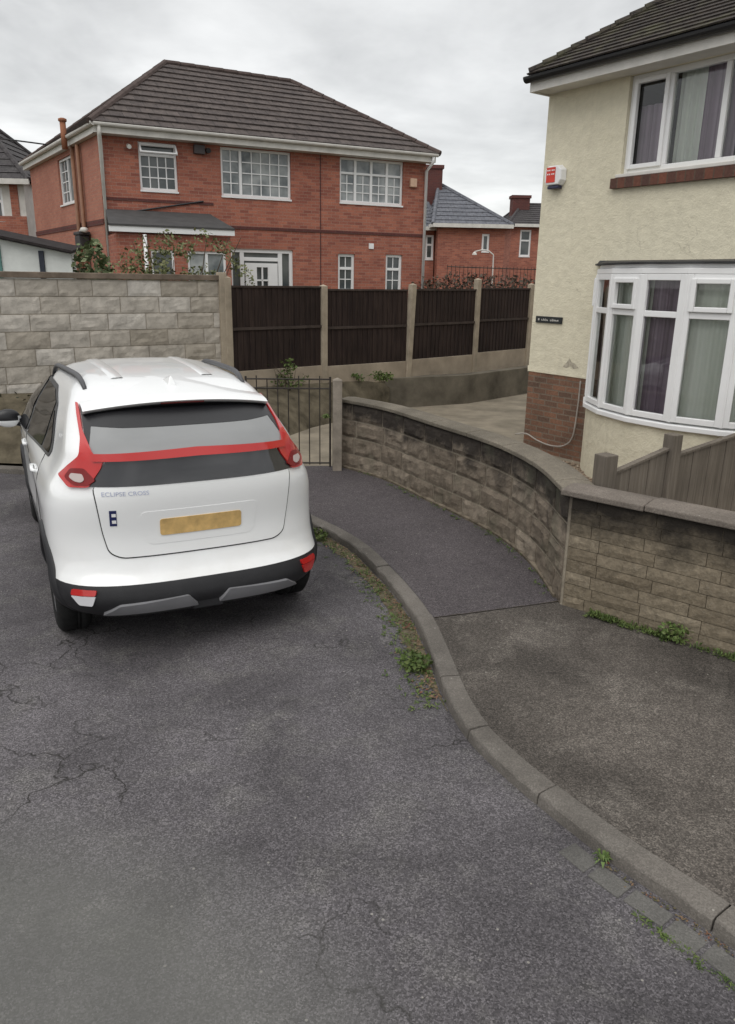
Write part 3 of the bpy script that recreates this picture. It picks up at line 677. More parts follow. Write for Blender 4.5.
def window(root, x0, x1, z0, z1, y, T=None, cols=(), transoms=(), bars=None, fw=0.055, glass=None, fmat=None, sill=True, lights=None, sillm=None):
    """frame with mullions at fractions cols and per-column transoms; bars = list of (x0,x1,z0,z1,nx,nz) glazing grids in fractions"""
    W_, H_ = x1 - x0, z1 - z0; fmat = fmat or UPVC; glass = glass or DGLASS
    mb = MB(); mb.T = T
    mb.box(x0, x0 + fw, y, y + 0.07, z0, z1); mb.box(x1 - fw, x1, y, y + 0.07, z0, z1)
    mb.box(x0 + fw, x1 - fw, y, y + 0.07, z0, z0 + fw); mb.box(x0 + fw, x1 - fw, y, y + 0.07, z1 - fw, z1)
    for c in cols:
        xm = x0 + W_ * c; mb.box(xm - fw * 0.6, xm + fw * 0.6, y + 0.003, y + 0.067, z0 + fw, z1 - fw)
    edges = [0.0] + list(cols) + [1.0]
    for (ci, tz) in transoms:
        a = x0 + W_ * edges[ci] + fw * (0.6 if ci else 1.0); b_ = x0 + W_ * edges[ci + 1] - fw * (0.6 if ci + 1 < len(edges) - 1 else 1.0); zm = z0 + H_ * tz
        mb.box(a, b_, y + 0.006, y + 0.064, zm - fw * 0.5, zm + fw * 0.5)
    fo = mb.build('window', fmat, root, bevel=0.004)
    if bars:
        mb = MB(); mb.T = T
        for (fx0, fx1, fz0, fz1, nx, nz_) in bars:
            a, b_, c, d = x0 + W_ * fx0, x0 + W_ * fx1, z0 + H_ * fz0, z0 + H_ * fz1
            for k in range(1, nx): xm = a + (b_ - a) * k / nx; mb.box(xm - 0.012, xm + 0.012, y + 0.024, y + 0.040, c, d)
            for k in range(1, nz_): zm = c + (d - c) * k / nz_; mb.box(a, b_, y + 0.026, y + 0.038, zm - 0.012, zm + 0.012)
        mb.build('glazing_bars', fmat, fo)
    mb = MB(); mb.T = T; mb.add([(x0 + 0.01, y + 0.045, z0 + 0.01), (x1 - 0.01, y + 0.045, z0 + 0.01), (x1 - 0.01, y + 0.045, z1 - 0.01), (x0 + 0.01, y + 0.045, z1 - 0.01)], [(0, 1, 2, 3)])
    mb.build('pane', glass, fo, fix=False)
    if sill:
        mb = MB(); mb.T = T; mb.box(x0 - 0.01, x1 + 0.01, -0.03, y + 0.06, z0 - 0.045, z0 - 0.004); mb.build('sill', sillm or fmat, fo, bevel=0.005)
    return fo
def roof_slope(mb, eL, eR, rR, rL, rows, lip=0.02):
    eL, eR, rR, rL = map(Vector, (eL, eR, rR, rL))
    nrm = (eR - eL).cross(rL - eL if (rL - eL).length > 1e-6 else rR - eL); nrm.normalize()
    if nrm.z < 0: nrm = -nrm
    for k in range(rows):
        t0, t1 = k / rows, (k + 1) / rows
        a, b_ = eL.lerp(rL, t0), eR.lerp(rR, t0); c, d = eR.lerp(rR, t1), eL.lerp(rL, t1)
        up_ = nrm * lip
        mb.add([a + up_, b_ + up_, c, d], [(0, 1, 2, 3)]); mb.add([a, b_, b_ + up_, a + up_], [(0, 1, 2, 3)])
def pipe(root, pts, r, mat, name='drainpipe', n=8):
    mb = MB(); mb.tube(pts, r, n); return mb.build(name, mat, root, smooth=True)

# ------------------------------------------------------------------ red brick house (left)
LH = empty('brick_house', (-6.25, 18.9, 0), RAD(25.5), 'red brick semi detached house with brown hipped roof behind the panel wall', 'house')
FW_, SD, EZ = 8.52, 7.5, 5.42
sv = Vector((math.cos(RAD(98.5)), math.sin(RAD(98.5)), 0))     # side wall direction (plan is slightly splayed)
Tside = Matrix(((-sv.x, sv.y, 0, 0), (-sv.y, -sv.x, 0, 0), (0, 0, 1, 0), (0, 0, 0, 1)))  # local x -> -sv (from back to corner), y -> inward
# side frame: x runs from -SD (rear) to 0 (corner); y inward (+x of house)
Tside = Matrix(((-sv.x, -(-sv.y), 0, 0), (-sv.y, -sv.x * -1 * -1, 0, 0), (0, 0, 1, 0), (0, 0, 0, 1)))
inward = Vector((sv.y, -sv.x, 0))
for i in range(3): Tside[i][0] = -sv[i]; Tside[i][1] = inward[i]
fw1 = (0.88, 1.76, 4.30, 5.34); fw2 = (2.82, 4.62, 4.28, 5.38); fw3 = (5.97, 7.83, 4.30, 5.39)
fd = (2.95, 4.65, 0.62, 3.06); fs1 = (5.93, 6.42, 2.04, 3.01); fs2 = (7.36, 7.87, 2.02, 3.03)
mb = MB(); wall_holes(mb, 0, FW_, 0.4, EZ, [fw1, fw2, fw3, fd, fs1, fs2])
bk = sv * SD
mb.add([(FW_, 0, 0.4), (FW_ + 0.4, SD, 0.4), (FW_ + 0.4, SD, EZ), (FW_, 0, EZ)], [(0, 1, 2, 3)])
mb.add([(FW_ + 0.4, SD, 0.4), (bk.x, bk.y, 0.4), (bk.x, bk.y, EZ), (FW_ + 0.4, SD, EZ)], [(0, 1, 2, 3)])
mb.build('wall', REDBR, LH, fix=False)
sw = (-3.98, -2.35, 4.16, 5.28)
mb = MB(); mb.T = Tside; wall_holes(mb, -SD, 0, 0.4, EZ, [sw]); mb.build('side_wall', REDSIDE, LH, fix=False)
# string courses
mb = MB(); mb.box(0.0, FW_, -0.02, -0.002, 3.52, 3.59); mb.box(0.0, 2.6, -0.018, -0.002, 4.04, 4.10)
mb.T = Tside; mb.box(-SD, -0.02, -0.02, -0.002, 3.50, 3.62); mb.build('string_course', DARKBR, LH)
mb = MB(); mb.box(5.41, 5.44, -0.008, -0.002, 0.5, EZ); mb.build('party_joint', DARKBR, LH)
# windows
w = window(LH, *fw1, 0.05, transoms=[(0, 0.74)], bars=[(0.06, 0.94, 0.05, 0.72, 4, 3)], glass=DGLASS)
mb = MB(); mb.T = Matrix.Translation((0, -0.02, fw1[3] - 0.05)) @ Matrix.Rotation(RAD(-38), 4, 'X')
mb.box(fw1[0] + 0.01, fw1[1] - 0.01, -0.02, 0.02, -0.26, -0.22); mb.box(fw1[0] + 0.01, fw1[1] - 0.01, -0.02, 0.02, -0.04, 0.0)
mb.box(fw1[0] + 0.01, fw1[0] + 0.05, -0.02, 0.02, -0.22, -0.04); mb.box(fw1[1] - 0.05, fw1[1] - 0.01, -0.02, 0.02, -0.22, -0.04); mb.build('open_vent', UPVC, w)
window(LH, *fw2, 0.05, cols=(0.28,), bars=[(0.04, 0.25, 0.05, 0.95, 2, 4), (0.31, 0.97, 0.05, 0.95, 5, 4)], glass=NETGL)
window(LH, *fw3, 0.05, cols=(0.25, 0.5, 0.75), transoms=[(i, 0.66) for i in range(4)], bars=[(0.03, 0.22, 0.05, 0.62, 2, 3), (0.27, 0.48, 0.05, 0.62, 2, 3), (0.52, 0.73, 0.05, 0.62, 2, 3), (0.78, 0.97, 0.05, 0.62, 2, 3)], glass=NETGL)
window(LH, *fs1, 0.05, transoms=[(0, 0.62)], bars=[(0.1, 0.9, 0.08, 0.58, 2, 2), (0.1, 0.9, 0.66, 0.95, 2, 1)], fw=0.07)
window(LH, *fs2, 0.05, transoms=[(0, 0.62)], bars=[(0.1, 0.9, 0.08, 0.58, 2, 2), (0.1, 0.9, 0.66, 0.95, 2, 1)], fw=0.07)
window(LH, *sw, 0.05, T=Tside, cols=(0.5,), bars=[(0.05, 0.47, 0.05, 0.95, 2, 4)], glass=DGLASS)
# french door set
dw = window(LH, *fd, 0.04, cols=(0.20, 0.80), transoms=[(1, 0.90)], bars=None, fw=0.09, sill=False)
mb = MB(); x0, x1 = fd[0] + 0.42, fd[1] - 0.42
mb.box(x0, x0 + 0.30, 0.02, 0.08, 0.66, 2.72); mb.box(x1 - 0.26, x1, 0.02, 0.08, 0.66, 2.72); mb.box(x0 + 0.30, x1 - 0.26, 0.02, 0.08, 2.62, 2.72); mb.box(x0 + 0.30, x1 - 0.26, 0.02, 0.08, 0.66, 1.6)
xm = (x0 + x1) / 2 + 0.02; mb.box(xm - 0.02, xm + 0.02, 0.03, 0.07, 1.6, 2.62); mb.box(x0 + 0.30, x1 - 0.26, 0.03, 0.07, 2.28, 2.32)
d_ = mb.build('door', UPVC, LH); mb = MB(); mb.box(x1 - 0.14, x1 - 0.05, -0.02, 0.02, 1.75, 1.78); mb.build('handle', LEAD, d_)
# fascia, gutter, pipes
mb = MB(); mb.box(-0.12, FW_ + 0.12, -0.32, -0.30, EZ - 0.02, EZ + 0.16); mb.box(-0.12, FW_ + 0.12, -0.298, -0.002, EZ - 0.02, EZ)
mb.T = Tside; mb.box(-SD - 0.3, 0.30, -0.14, -0.12, EZ - 0.02, EZ + 0.158); mb.box(-SD - 0.3, 0.0, -0.118, -0.002, EZ - 0.019, EZ); mb.build('fascia', UPVCOLD, LH)
mb = MB(); half = [(0.055 * math.sin(a), -0.055 * math.cos(a)) for a in np.linspace(-math.pi / 2, math.pi / 2, 7)]
mb.extr(half + [(-0.05, 0.02), (0.05, 0.02)][::-1], [(-0.20, -0.38, EZ + 0.16), (FW_ + 0.15, -0.38, EZ + 0.16)])
mb.T = Tside; mb.extr(half + [(-0.05, 0.02), (0.05, 0.02)][::-1], [(-SD - 0.35, -0.19, EZ + 0.16), (0.40, -0.19, EZ + 0.16)]); mb.build('gutter', UPVCOLD, LH)
pipe(LH, [(0.0, -0.36, EZ + 0.12), (0.0, -0.34, EZ - 0.05), (0.04, -0.07, EZ - 0.30), (0.04, -0.07, 0.5)], 0.045, UPVCOLD)
pipe(LH, [(FW_ + 0.02, -0.36, EZ + 0.12), (FW_ + 0.02, -0.34, EZ - 0.02), (FW_ - 0.02, -0.07, EZ - 0.22), (FW_ - 0.02, -0.07, 0.5)], 0.045, UPVC)
def sp(x, y, z): return tuple(Tside @ Vector((x, y, z)))
pipe(LH, [sp(-2.02, -0.08, 5.38), sp(-2.02, -0.08, 0.5)], 0.05, BROWNP, 'soil_pipe')
pipe(LH, [sp(-1.5, -0.08, 5.36), sp(-1.5, -0.08, 0.5)], 0.05, BROWNP, 'soil_pipe')
pipe(LH, [sp(-1.95, -0.26, 5.30), sp(-1.95, -0.26, 5.92)], 0.07, m_plain('terracotta', (0.30, 0.13, 0.075), 0.8, 0.2), 'vent_pipe')
mb = MB(); mb.lathe([(5.90, 0.07), (5.92, 0.10), (5.97, 0.10), (5.99, 0.05)], sp(-1.95, -0.26, 0), 'z', 12); mb.build('vent_cowl', bpy.data.materials['terracotta'], LH, smooth=True)
mb = MB(); mb.T = Tside; mb.box(-1.75, -1.2, -0.30, -0.02, 3.30, 3.38); mb.box(-1.72, -1.25, -0.28, -0.04, 3.02, 3.295); mb.build('pipe_hopper', LEAD, LH, bevel=0.02)
pipe(LH, [sp(-1.5, -0.2, 3.30), sp(-1.2, -0.2, 3.42), sp(-0.9, -0.2, 3.40)], 0.06, UPVCOLD, 'flue')
# roof: hipped
e = EZ + 0.17
ev = [Vector((-0.20, -0.42, e)), Vector((FW_ + 0.2, -0.42, e)), Vector((FW_ + 0.6, SD + 0.4, e)), Vector((bk.x - 0.2, bk.y + 0.4, e))]
ra, rb_ = Vector((2.30, 3.3, 7.80)), Vector((5.92, 3.5, 7.78))
rf = MB(); roof_slope(rf, ev[0], ev[1], rb_, ra, 12, 0.035); roof_slope(rf, ev[1], ev[2], rb_, rb_, 12, 0.035); roof_slope(rf, ev[2], ev[3], ra, rb_, 12, 0.035); roof_slope(rf, ev[3], ev[0], ra, ra, 12, 0.035)
ro = rf.build('roof', TILER, LH, fix=False)
mb = MB()
for a, b_ in ((ev[0], ra), (ra, rb_), (rb_, ev[1]), (rb_, ev[2]), (ra, ev[3])):
    n = int((b_ - a).length / 0.4)
    for k in range(n):
        p, q = a.lerp(b_, k / n), a.lerp(b_, (k + 0.97) / n); mb.tube([p + Vector((0, 0, 0.01)), q + Vector((0, 0, 0.02))], 0.075, 8)
mb.build('ridge_tiles', m_plain('ridge_tile', (0.085, 0.064, 0.058), 0.85, 0.2, 0.25), ro, smooth=False)
# lean-to with felt roof
mb = MB(); D = 1.35
wall_holes(mb, 0.05, 2.62, 0.4, 3.25, [(0.78, 1.30, 2.30, 2.92), (1.6, 2.5, 1.9, 2.92)], 0.07, y=-D)
mb.add([(0.05, -D, 0.4), (0.05, -0.002, 0.4), (0.05, -0.002, 3.25), (0.05, -D, 3.25)], [(3, 2, 1, 0)]); mb.add([(2.62, -D, 0.4), (2.62, -0.002, 0.4), (2.62, -0.002, 3.25), (2.62, -D, 3.25)], [(0, 1, 2, 3)])
lt = mb.build('lean_to', REDBR, LH, fix=False)
window(lt, 0.78, 1.30, 2.30, 2.92, -D + 0.03, fw=0.05, sill=False); window(lt, 1.6, 2.5, 1.9, 2.92, -D + 0.03, cols=(0.5,), fw=0.05, sill=False, glass=NETGL)
mb = MB(); mb.add([(-0.1, -D - 0.12, 3.40), (2.70, -D - 0.12, 3.40), (2.5, -0.003, 3.80), (0.05, -0.003, 3.80), (-0.1, -D - 0.12, 3.44), (2.70, -D - 0.12, 3.44), (2.5, -0.003, 3.84), (0.05, -0.003, 3.84)], [(0, 3, 2, 1), (4, 5, 6, 7), (0, 1, 5, 4), (1, 2, 6, 5), (2, 3, 7, 6), (3, 0, 4, 7)])
mb.build('lean_to_roof', FELT, lt)
mb = MB(); mb.box(-0.1, 2.70, -D - 0.10, -D - 0.08, 3.28, 3.40); mb.build('lean_to_fascia', UPVC, lt)
pipe(lt, [(0.66, -D - 0.06, 3.24), (0.66, -D - 0.06, 0.5)], 0.045, UPVC)
# small things on the facade
mb = MB(); mb.box(8.02, 8.22, -0.09, -0.003, 4.78, 5.0); ab = mb.build('alarm_box', m_plain('cream_plastic', (0.62, 0.42, 0.30), 0.5, 0.4), LH, bevel=0.02)
mb = MB(); mb.box(2.16, 2.42, -0.13, -0.003, 5.16, 5.36); mb.build('security_light', m_plain('dark_metal', (0.06, 0.05, 0.05), 0.5, 0.4), LH, bevel=0.01)
mb = MB(); mb.tube([(2.50, -0.02, 5.26), (2.50, -0.16, 5.24)], 0.06, 10); mb.build('security_camera', BLACKP, LH)
mb = MB(); mb.tube([(0.66, -0.01, 5.22), (0.66, -0.18, 5.18)], 0.05, 8); mb.build('bird_box', UPVCOLD, LH)
mb = MB(); mb.box(6.83, 6.97, -0.03, -0.002, 3.16, 3.30); mb.build('air_vent', UPVC, LH)
mb = MB(); mb.tube([(0.1, -0.03, 3.70), (2.35, -0.03, 4.12)], 0.02, 6); mb.build('cable', BLACKP, LH)

# ------------------------------------------------------------------ far houses
def far_house(loc, rz, L, D, ez, rz_, hip, wallm, roofm, label, wins=(), chim=None, base=0.5, rows=10, sidewins=()):
    h = empty('far_house', (loc[0], loc[1], 0), rz, label, 'house')
    mb = MB(); wall_holes(mb, 0, L, base, ez, [w_[:4] for w_ in wins])
    mb.add([(L, 0, base), (L, D, base), (L, D, ez), (L, 0, ez)], [(0, 1, 2, 3)]); mb.add([(L, D, base), (0, D, base), (0, D, ez), (L, D, ez)], [(0, 1, 2, 3)])
    mb.add([(0, D, base), (0, 0, base), (0, 0, ez), (0, D, ez)], [(0, 1, 2, 3)])
    mb.build('wall', wallm, h, fix=False)
    for w_ in wins: window(h, *w_[:4], 0.04, transoms=[(0, 0.6)] if len(w_) < 5 else [], fw=0.09)
    o_ = 0.3; ev = [Vector((-o_, -o_, ez)), Vector((L + o_, -o_, ez)), Vector((L + o_, D + o_, ez)), Vector((-o_, D + o_, ez))]
    a, b_ = Vector((hip[0], D / 2, rz_)), Vector((L - hip[1], D / 2, rz_))
    rf = MB(); roof_slope(rf, ev[0], ev[1], b_, a, rows, 0.03); roof_slope(rf, ev[1], ev[2], b_, b_, rows, 0.03); roof_slope(rf, ev[2], ev[3], a, b_, rows, 0.03); roof_slope(rf, ev[3], ev[0], a, a, rows, 0.03)
    ro = rf.build('roof', roofm, h, fix=False)
    mb = MB()
    for p, q in ((ev[0], a), (a, b_), (b_, ev[1]), (a, ev[3]), (b_, ev[2])): mb.tube([p + Vector((0, 0, .02)), q + Vector((0, 0, .02))], 0.09, 6)
    mb.build('ridge_tiles', roofm, ro)
    mb = MB(); mb.box(-o_, L + o_, -o_ - 0.06, -o_ + 0.02, ez - 0.12, ez + 0.04); mb.box(-o_ - 0.06, -o_ - 0.001, -o_ + 0.021, D + o_, ez - 0.12, ez + 0.04); mb.build('gutter', UPVCOLD, h)
    if chim:
        cx, cy, cw, cdp, cz0, cz1 = chim[:6]
        mb = MB(); mb.box(cx, cx + cw, cy, cy + cdp, cz0, cz1); mb.box(cx - 0.06, cx + cw + 0.06, cy - 0.06, cy + cdp + 0.06, cz1 + 0.002, cz1 + 0.16)
        ch = mb.build('chimney', DARKBR, ro)
        for k in range(2 if len(chim) < 7 else 0):
            mb = MB(); mb.lathe([(cz1 + 0.162, 0.11), (cz1 + 0.45, 0.09), (cz1 + 0.45, 0.06)], (cx + cw * (0.3 + 0.4 * k), cy + cdp / 2, 0), 'z', 10); mb.build('chimney_pot', bpy.data.materials['terracotta'], ch, smooth=True)
    return h
far_house((2.95, 36.0), RAD(4), 3.0, 7.0, 4.75, 6.75, (0.45, 2.4), REDBR, TILEG, 'small red brick house with blue grey slate roof beyond the dark fence',
          wins=[(1.98, 2.32, 3.65, 4.4, 1)])
mb = MB(); mb.box(-0.62, 0.62, -0.4, 0.4, -5.5, 0); mb.box(-0.66, 0.66, -0.44, 0.44, 0.002, 0.15); mb.box(-0.5, -0.1, -0.2, 0.2, 0.152, 0.42)
far_house((0.4, 36.6), RAD(4), 2.45, 6.2, 4.65, 6.3, (0.2, 0.2), REDBR, TILEG, 'narrow brick house with tall chimney half hidden behind the red brick house corner',
          wins=[(2.05, 2.42, 3.3, 4.35)], chim=(2.05, 2.2, 1.0, 0.8, 5.4, 7.42, 0))
far_house((7.75, 45.0), RAD(2), 6.0, 6.5, 5.40, 6.75, (1.2, 1.6), REDBR, TILED, 'distant red brick house with a broad chimney beside the cream house corner',
          wins=[(0.50, 1.12, 3.75, 5.15)], chim=(0.42, 2.2, 1.0, 0.8, 5.7, 7.0, 0))
far_house((-17.5, 26.0), RAD(3), 6.3, 6.0, 5.2, 7.6, (2.4, 2.4), UPVCOLD, TILED, 'pale rendered house with dark roof and brick band at the far left', wins=[(4.5, 5.6, 4.0, 5.0)])
hb = MB(); hb.box(0, 6.3, -0.03, -0.003, 0.5, 4.15); hb.box(5.85, 6.1, -0.028, -0.003, 4.16, 5.1)
hb.build('brick_band', DARKBR if False else REDBR, bpy.data.objects['far_house.003'])

# ------------------------------------------------------------------ cream house (right)
RH = empty('rendered_house', (2.19, 10.62, 0), RAD(-54.5), 'cream rendered house with bow window and mossy tiled roof on the right', 'house')
HL, HD = 8.5, 7.0
uw = (1.20, 3.50, 3.575, 4.60)
BX0, BX1, BZ0, BZ1 = 1.03, 4.02, 0.96, 2.455
mb = MB(); wall_holes(mb, 0, HL, 1.19, 4.60, [uw, (BX0 + 0.08, BX1 - 0.08, 1.19, 2.50)], 0.10)
mb.add([(0, HD, 1.19), (0, 0, 1.19), (0, 0, 4.60), (0, HD, 4.60)], [(0, 1, 2, 3)])
mb.add([(HL, 0, 0), (HL, HD, 0), (HL, HD, 4.60), (HL, 0, 4.60)], [(0, 1, 2, 3)]); mb.add([(HL, HD, 0), (0, HD, 0), (0, HD, 4.60), (HL, HD, 4.60)], [(0, 1, 2, 3)])
# bellcast drip over the plinth
mb.add([(-0.02, 0, 1.26), (BX0, 0, 1.26), (BX0, -0.006, 1.185), (-0.006, -0.006, 1.185)], [(0, 3, 2, 1)])
mb.add([(-0.006, -0.006, 1.185), (BX0, -0.006, 1.185), (BX0, 0.0, 1.18), (-0.02, 0.0, 1.18)], [(0, 3, 2, 1)])
mb.add([(-0.006, -0.006, 1.185), (0, 0, 1.26), (0, HD, 1.26), (-0.006, HD, 1.185)], [(0, 1, 2, 3)])
mb.build('wall', CREAM, RH, fix=False)
mb = MB(); mb.box(0.005, HL - 0.01, 0.004, 0.3, -0.05, 1.186); mb.box(0.005, 0.3, 0.31, HD, -0.05, 1.186); mb.build('plinth', PLINTH, RH)
# patch of blown render
mb = MB(); pts = [(0.60, 1.30), (0.66, 1.36), (0.70, 1.42), (0.74, 1.37), (0.79, 1.36), (0.86, 1.31), (0.78, 1.29), (0.72, 1.32), (0.66, 1.29)]
mb.add([(x, -0.004, z) for x, z in pts], [list(range(len(pts)))]); mb.build('bare_patch', m_plain('bare_render', (0.44, 0.40, 0.32), 0.95, 0.1, 0.4, 20), RH)
# upper window
def framed(root, name, x0, x1, z0, z1, cols, trans, openers=(), fw=0.06, T=None, y=0.05):
    mb = MB(); mb.T = T; W_, H_ = x1 - x0, z1 - z0
    mb.box(x0, x0 + fw, y, y + 0.07, z0, z1); mb.box(x1 - fw, x1, y, y + 0.07, z0, z1); mb.box(x0 + fw, x1 - fw, y, y + 0.07, z0, z0 + fw); mb.box(x0 + fw, x1 - fw, y, y + 0.07, z1 - fw, z1)
    for c in cols: mb.box(c - fw / 2, c + fw / 2, y + 0.003, y + 0.067, z0 + fw, z1 - fw)
    for a, b_, z in trans: mb.box(a, b_, y + 0.006, y + 0.064, z - fw / 2, z + fw / 2)
    fo = mb.build(name, UPVC, root, bevel=0.006)
    for a, b_, c, d in openers:
        m2 = MB(); m2.T = T; k = 0.05
        m2.box(a, a + k, y - 0.025, y + 0.03, c, d); m2.box(b_ - k, b_, y - 0.025, y + 0.03, c, d); m2.box(a + k, b_ - k, y - 0.025, y + 0.03, c, c + k); m2.box(a + k, b_ - k, y - 0.025, y + 0.03, d - k, d)
        m2.build('sash', UPVC, fo, bevel=0.008)
    m3 = MB(); m3.T = T; m3.add([(x0 + 0.02, y + 0.035, z0 + 0.02), (x1 - 0.02, y + 0.035, z0 + 0.02), (x1 - 0.02, y + 0.035, z1 - 0.02), (x0 + 0.02, y + 0.035, z1 - 0.02)], [(0, 1, 2, 3)])
    m3.build('pane', GLASS, fo, fix=False)
    return fo
def curtain(mb, x0, x1, z0, z1, y, amp=0.02, wl=0.11, n=40):
    vs = []
    for k in range(n + 1):
        x = x0 + (x1 - x0) * k / n; yy = y + amp * math.sin(2 * math.pi * (x - x0) / wl) + amp * 0.4 * math.sin(5.3 * x / wl)
        vs += [(x, yy, z0), (x, yy, z1)]
    mb.add(vs, [(2 * k, 2 * k + 2, 2 * k + 3, 2 * k + 1) for k in range(n)])
uf = framed(RH, 'window', *uw, cols=(1.71, 2.36, 2.96), trans=[], openers=[(1.245, 1.695, 3.62, 4.555)])
mb = MB(); mb.box(uw[0] - 0.04, uw[1] + 0.05, -0.045, 0.10, 3.535, 3.572); mb.build('window_board', UPVCOLD, uf, bevel=0.006)
mb = MB(); mb.box(1.11, 3.7, -0.06, -0.002, 3.42, 3.53); mb.build('brick_sill', SILLBR, RH)
mb = MB(); 
mb.box(uw[0] - 0.3, uw[1] + 0.3, 1.6, 1.62, 3.0, 4.6); mb.box(uw[0] - 0.32, uw[0] - 0.30, 0.16, 1.6, 3.0, 4.6); mb.box(uw[1] + 0.30, uw[1] + 0.32, 0.16, 1.6, 3.0, 4.6); mb.box(uw[0] - 0.3, uw[1] + 0.3, 0.16, 1.6, 4.601, 4.62); mb.box(uw[0] - 0.3, uw[1] + 0.3, 0.16, 1.6, 2.98, 3.0)
mb.build('room', ROOM, RH)
for (xa, xb, zt_) in ((1.26, 1.63, 4.30), (2.05, 2.47, 4.58), (3.12, 3.42, 4.58)): mb = MB(); curtain(mb, xa, xb, 3.6, zt_, 0.19); mb.build('curtain', PURPLE, uf, smooth=True, fix=False)
for (xa, xb) in ((1.72, 2.08), (2.52, 3.12)): mb = MB(); curtain(mb, xa, xb, 3.6, 4.58, 0.21, 0.012, 0.09); mb.build('net_blind', NETC, uf, smooth=True, fix=False)
# bow window
dep = 0.85; hwid = (BX1 - BX0) / 2; Rb = (hwid ** 2 + dep ** 2) / 2 / dep; bcx = (BX0 + BX1) / 2; bcy = Rb - dep; ha = math.asin(hwid / Rb); NF = 7
def bow(t, r=0.0): a = -ha + 2 * ha * t; return Vector((bcx + (Rb + r) * math.sin(a), bcy - (Rb + r) * math.cos(a), 0))
bowm = MB()
ring = [bow(k / 28, -0.02) for k in range(29)]
bowm.extr([(0.0, 0.0), (0.0, BZ0 - 0.05), (0.15, BZ0 - 0.05), (0.15, 0.0)], [Vector((p.x, p.y, 0)) for p in ring][::-1])
# travel right->left so that inward is +side
bb = bowm.build('bay_wall', CREAM, RH)
for p_ in bb.data.polygons: p_.use_smooth = False
mb = MB(); ring = [bow(k / NF, 0.04) for k in range(NF + 1)]
mb.extr([(0.0, -0.045), (-0.0, 0.01), (0.16, 0.03), (0.16, -0.045)], [p + Vector((0, 0, BZ0 - 0.01)) for p in ring][::-1]); mb.build('bay_sill', UPVC, RH, bevel=0.008)
mb = MB(); ring = [bow(k / NF, 0.02) for k in range(NF + 1)]
mb.extr([(0.0, -0.01), (0.0, 0.045), (0.03, 0.05), (0.03, 0.09), (0.20, 0.09), (0.20, -0.01)], [p + Vector((0, 0, BZ1 + 0.012)) for p in ring][::-1]); mb.build('bay_head', UPVC, RH, bevel=0.006)
poly = [bow(k / 14, 0.035) for k in range(15)]
mb = MB(); mb.prism([(p.x, min(p.y, -0.003)) for p in poly], BZ1 + 0.104, BZ1 + 0.118)
n0 = len(mb.v)
top_c = [(BX0 + 0.05, -0.003, BZ1 + 0.22), (BX1 - 0.05, -0.003, BZ1 + 0.22)]
vs = [(p.x, min(p.y, -0.003), BZ1 + 0.119) for p in poly] + [(max(BX0, min(BX1, p.x)), -0.003, BZ1 + 0.165) for p in poly]
mb.add(vs, [(k, k + 1, 15 + k + 1, 15 + k) for k in range(14)]); mb.build('bay_roof', LEAD, RH)
for k in range(NF):
    a, b_ = bow(k / NF), bow((k + 1) / NF); d = b_ - a; L = d.length; an = math.atan2(d.y, d.x)
    T = Matrix.Translation(a) @ Matrix.Rotation(an, 4, 'Z')
    zt = 2.06
    op = [(0.05, L - 0.05, zt + 0.035, BZ1 - 0.04)] if k in (0, 2, 4, 6) else []
    fo = framed(RH, 'window', 0.004, L - 0.004, BZ0 + 0.025, BZ1, cols=[], trans=[(0.064, L - 0.064, zt)], openers=op, fw=0.062, T=T, y=-0.02)
    if k in (3, 5) or k == 1:
        pass
    mb = MB(); mb.T = T
    if k == 3: curtain(mb, -0.06, L - 0.02, BZ0 + 0.02, BZ1, 0.14, 0.025, 0.12); mb.build('curtain', PURPLE, fo, smooth=True, fix=False)
    elif k == 0: curtain(mb, 0.0, L, BZ0 + 0.02, BZ1, 0.14, 0.02, 0.12); mb.build('curtain', PURPLE, fo, smooth=True, fix=False)
    else: curtain(mb, -0.02, L + 0.02, BZ0 + 0.02, BZ1, 0.13, 0.010, 0.09); mb.build('net_blind', NETC, fo, smooth=True, fix=False)
    mb = MB(); p = a; mb.box(p.x - 0.022, p.x + 0.022, p.y - 0.022, p.y + 0.022, BZ0 + 0.02, BZ1 - 0.002); mb.build('bay_post', UPVC, RH, bevel=0.008)
mb = MB(); mb.box(BX0 - 0.4, BX1 + 0.4, 2.2, 2.22, 0.3, 2.55); mb.box(BX0 - 0.42, BX0 - 0.4, 0.12, 2.2, 0.3, 2.55); mb.box(BX1 + 0.4, BX1 + 0.42, 0.12, 2.2, 0.3, 2.55); mb.box(BX0 - 0.4, BX1 + 0.4, 0.12, 2.2, 2.56, 2.58)
mb.build('room', ROOM, RH)
# eaves
mb = MB(); mb.box(0.0, HL + 0.3, -0.32, -0.30, 4.585, 4.70); mb.box(0.0, HL + 0.3, -0.299, -0.0, 4.60, 4.615); mb.box(-0.04, -0.001, -0.31, HD, 4.587, 4.70); mb.build('fascia', UPVCOLD, RH)
mb = MB(); half = [(0.06 * math.sin(a), -0.06 * math.cos(a)) for a in np.linspace(-math.pi / 2, math.pi / 2, 9)]
mb.extr(half + [(0.05, 0.01), (-0.05, 0.01)], [(-0.06, -0.365, 4.74), (HL + 0.3, -0.365, 4.74)]); mb.build('gutter', BLACKP, RH)
pit = 0.69
def hipp(t): return Vector((0.0 + t, -0.42 + t, 4.76 + pit * t))
rf = MB(); tt = 3.9
roof_slope(rf, (0.0, -0.42, 4.76), (HL + 0.36, -0.42, 4.76), (HL + 0.36, -0.42 + tt, 4.76 + pit * tt), hipp(tt), 44, 0.016)
roof_slope(rf, (0.0, HD + 0.42, 4.76), (0.0, -0.42, 4.76), hipp(tt), hipp(tt), 44, 0.016)
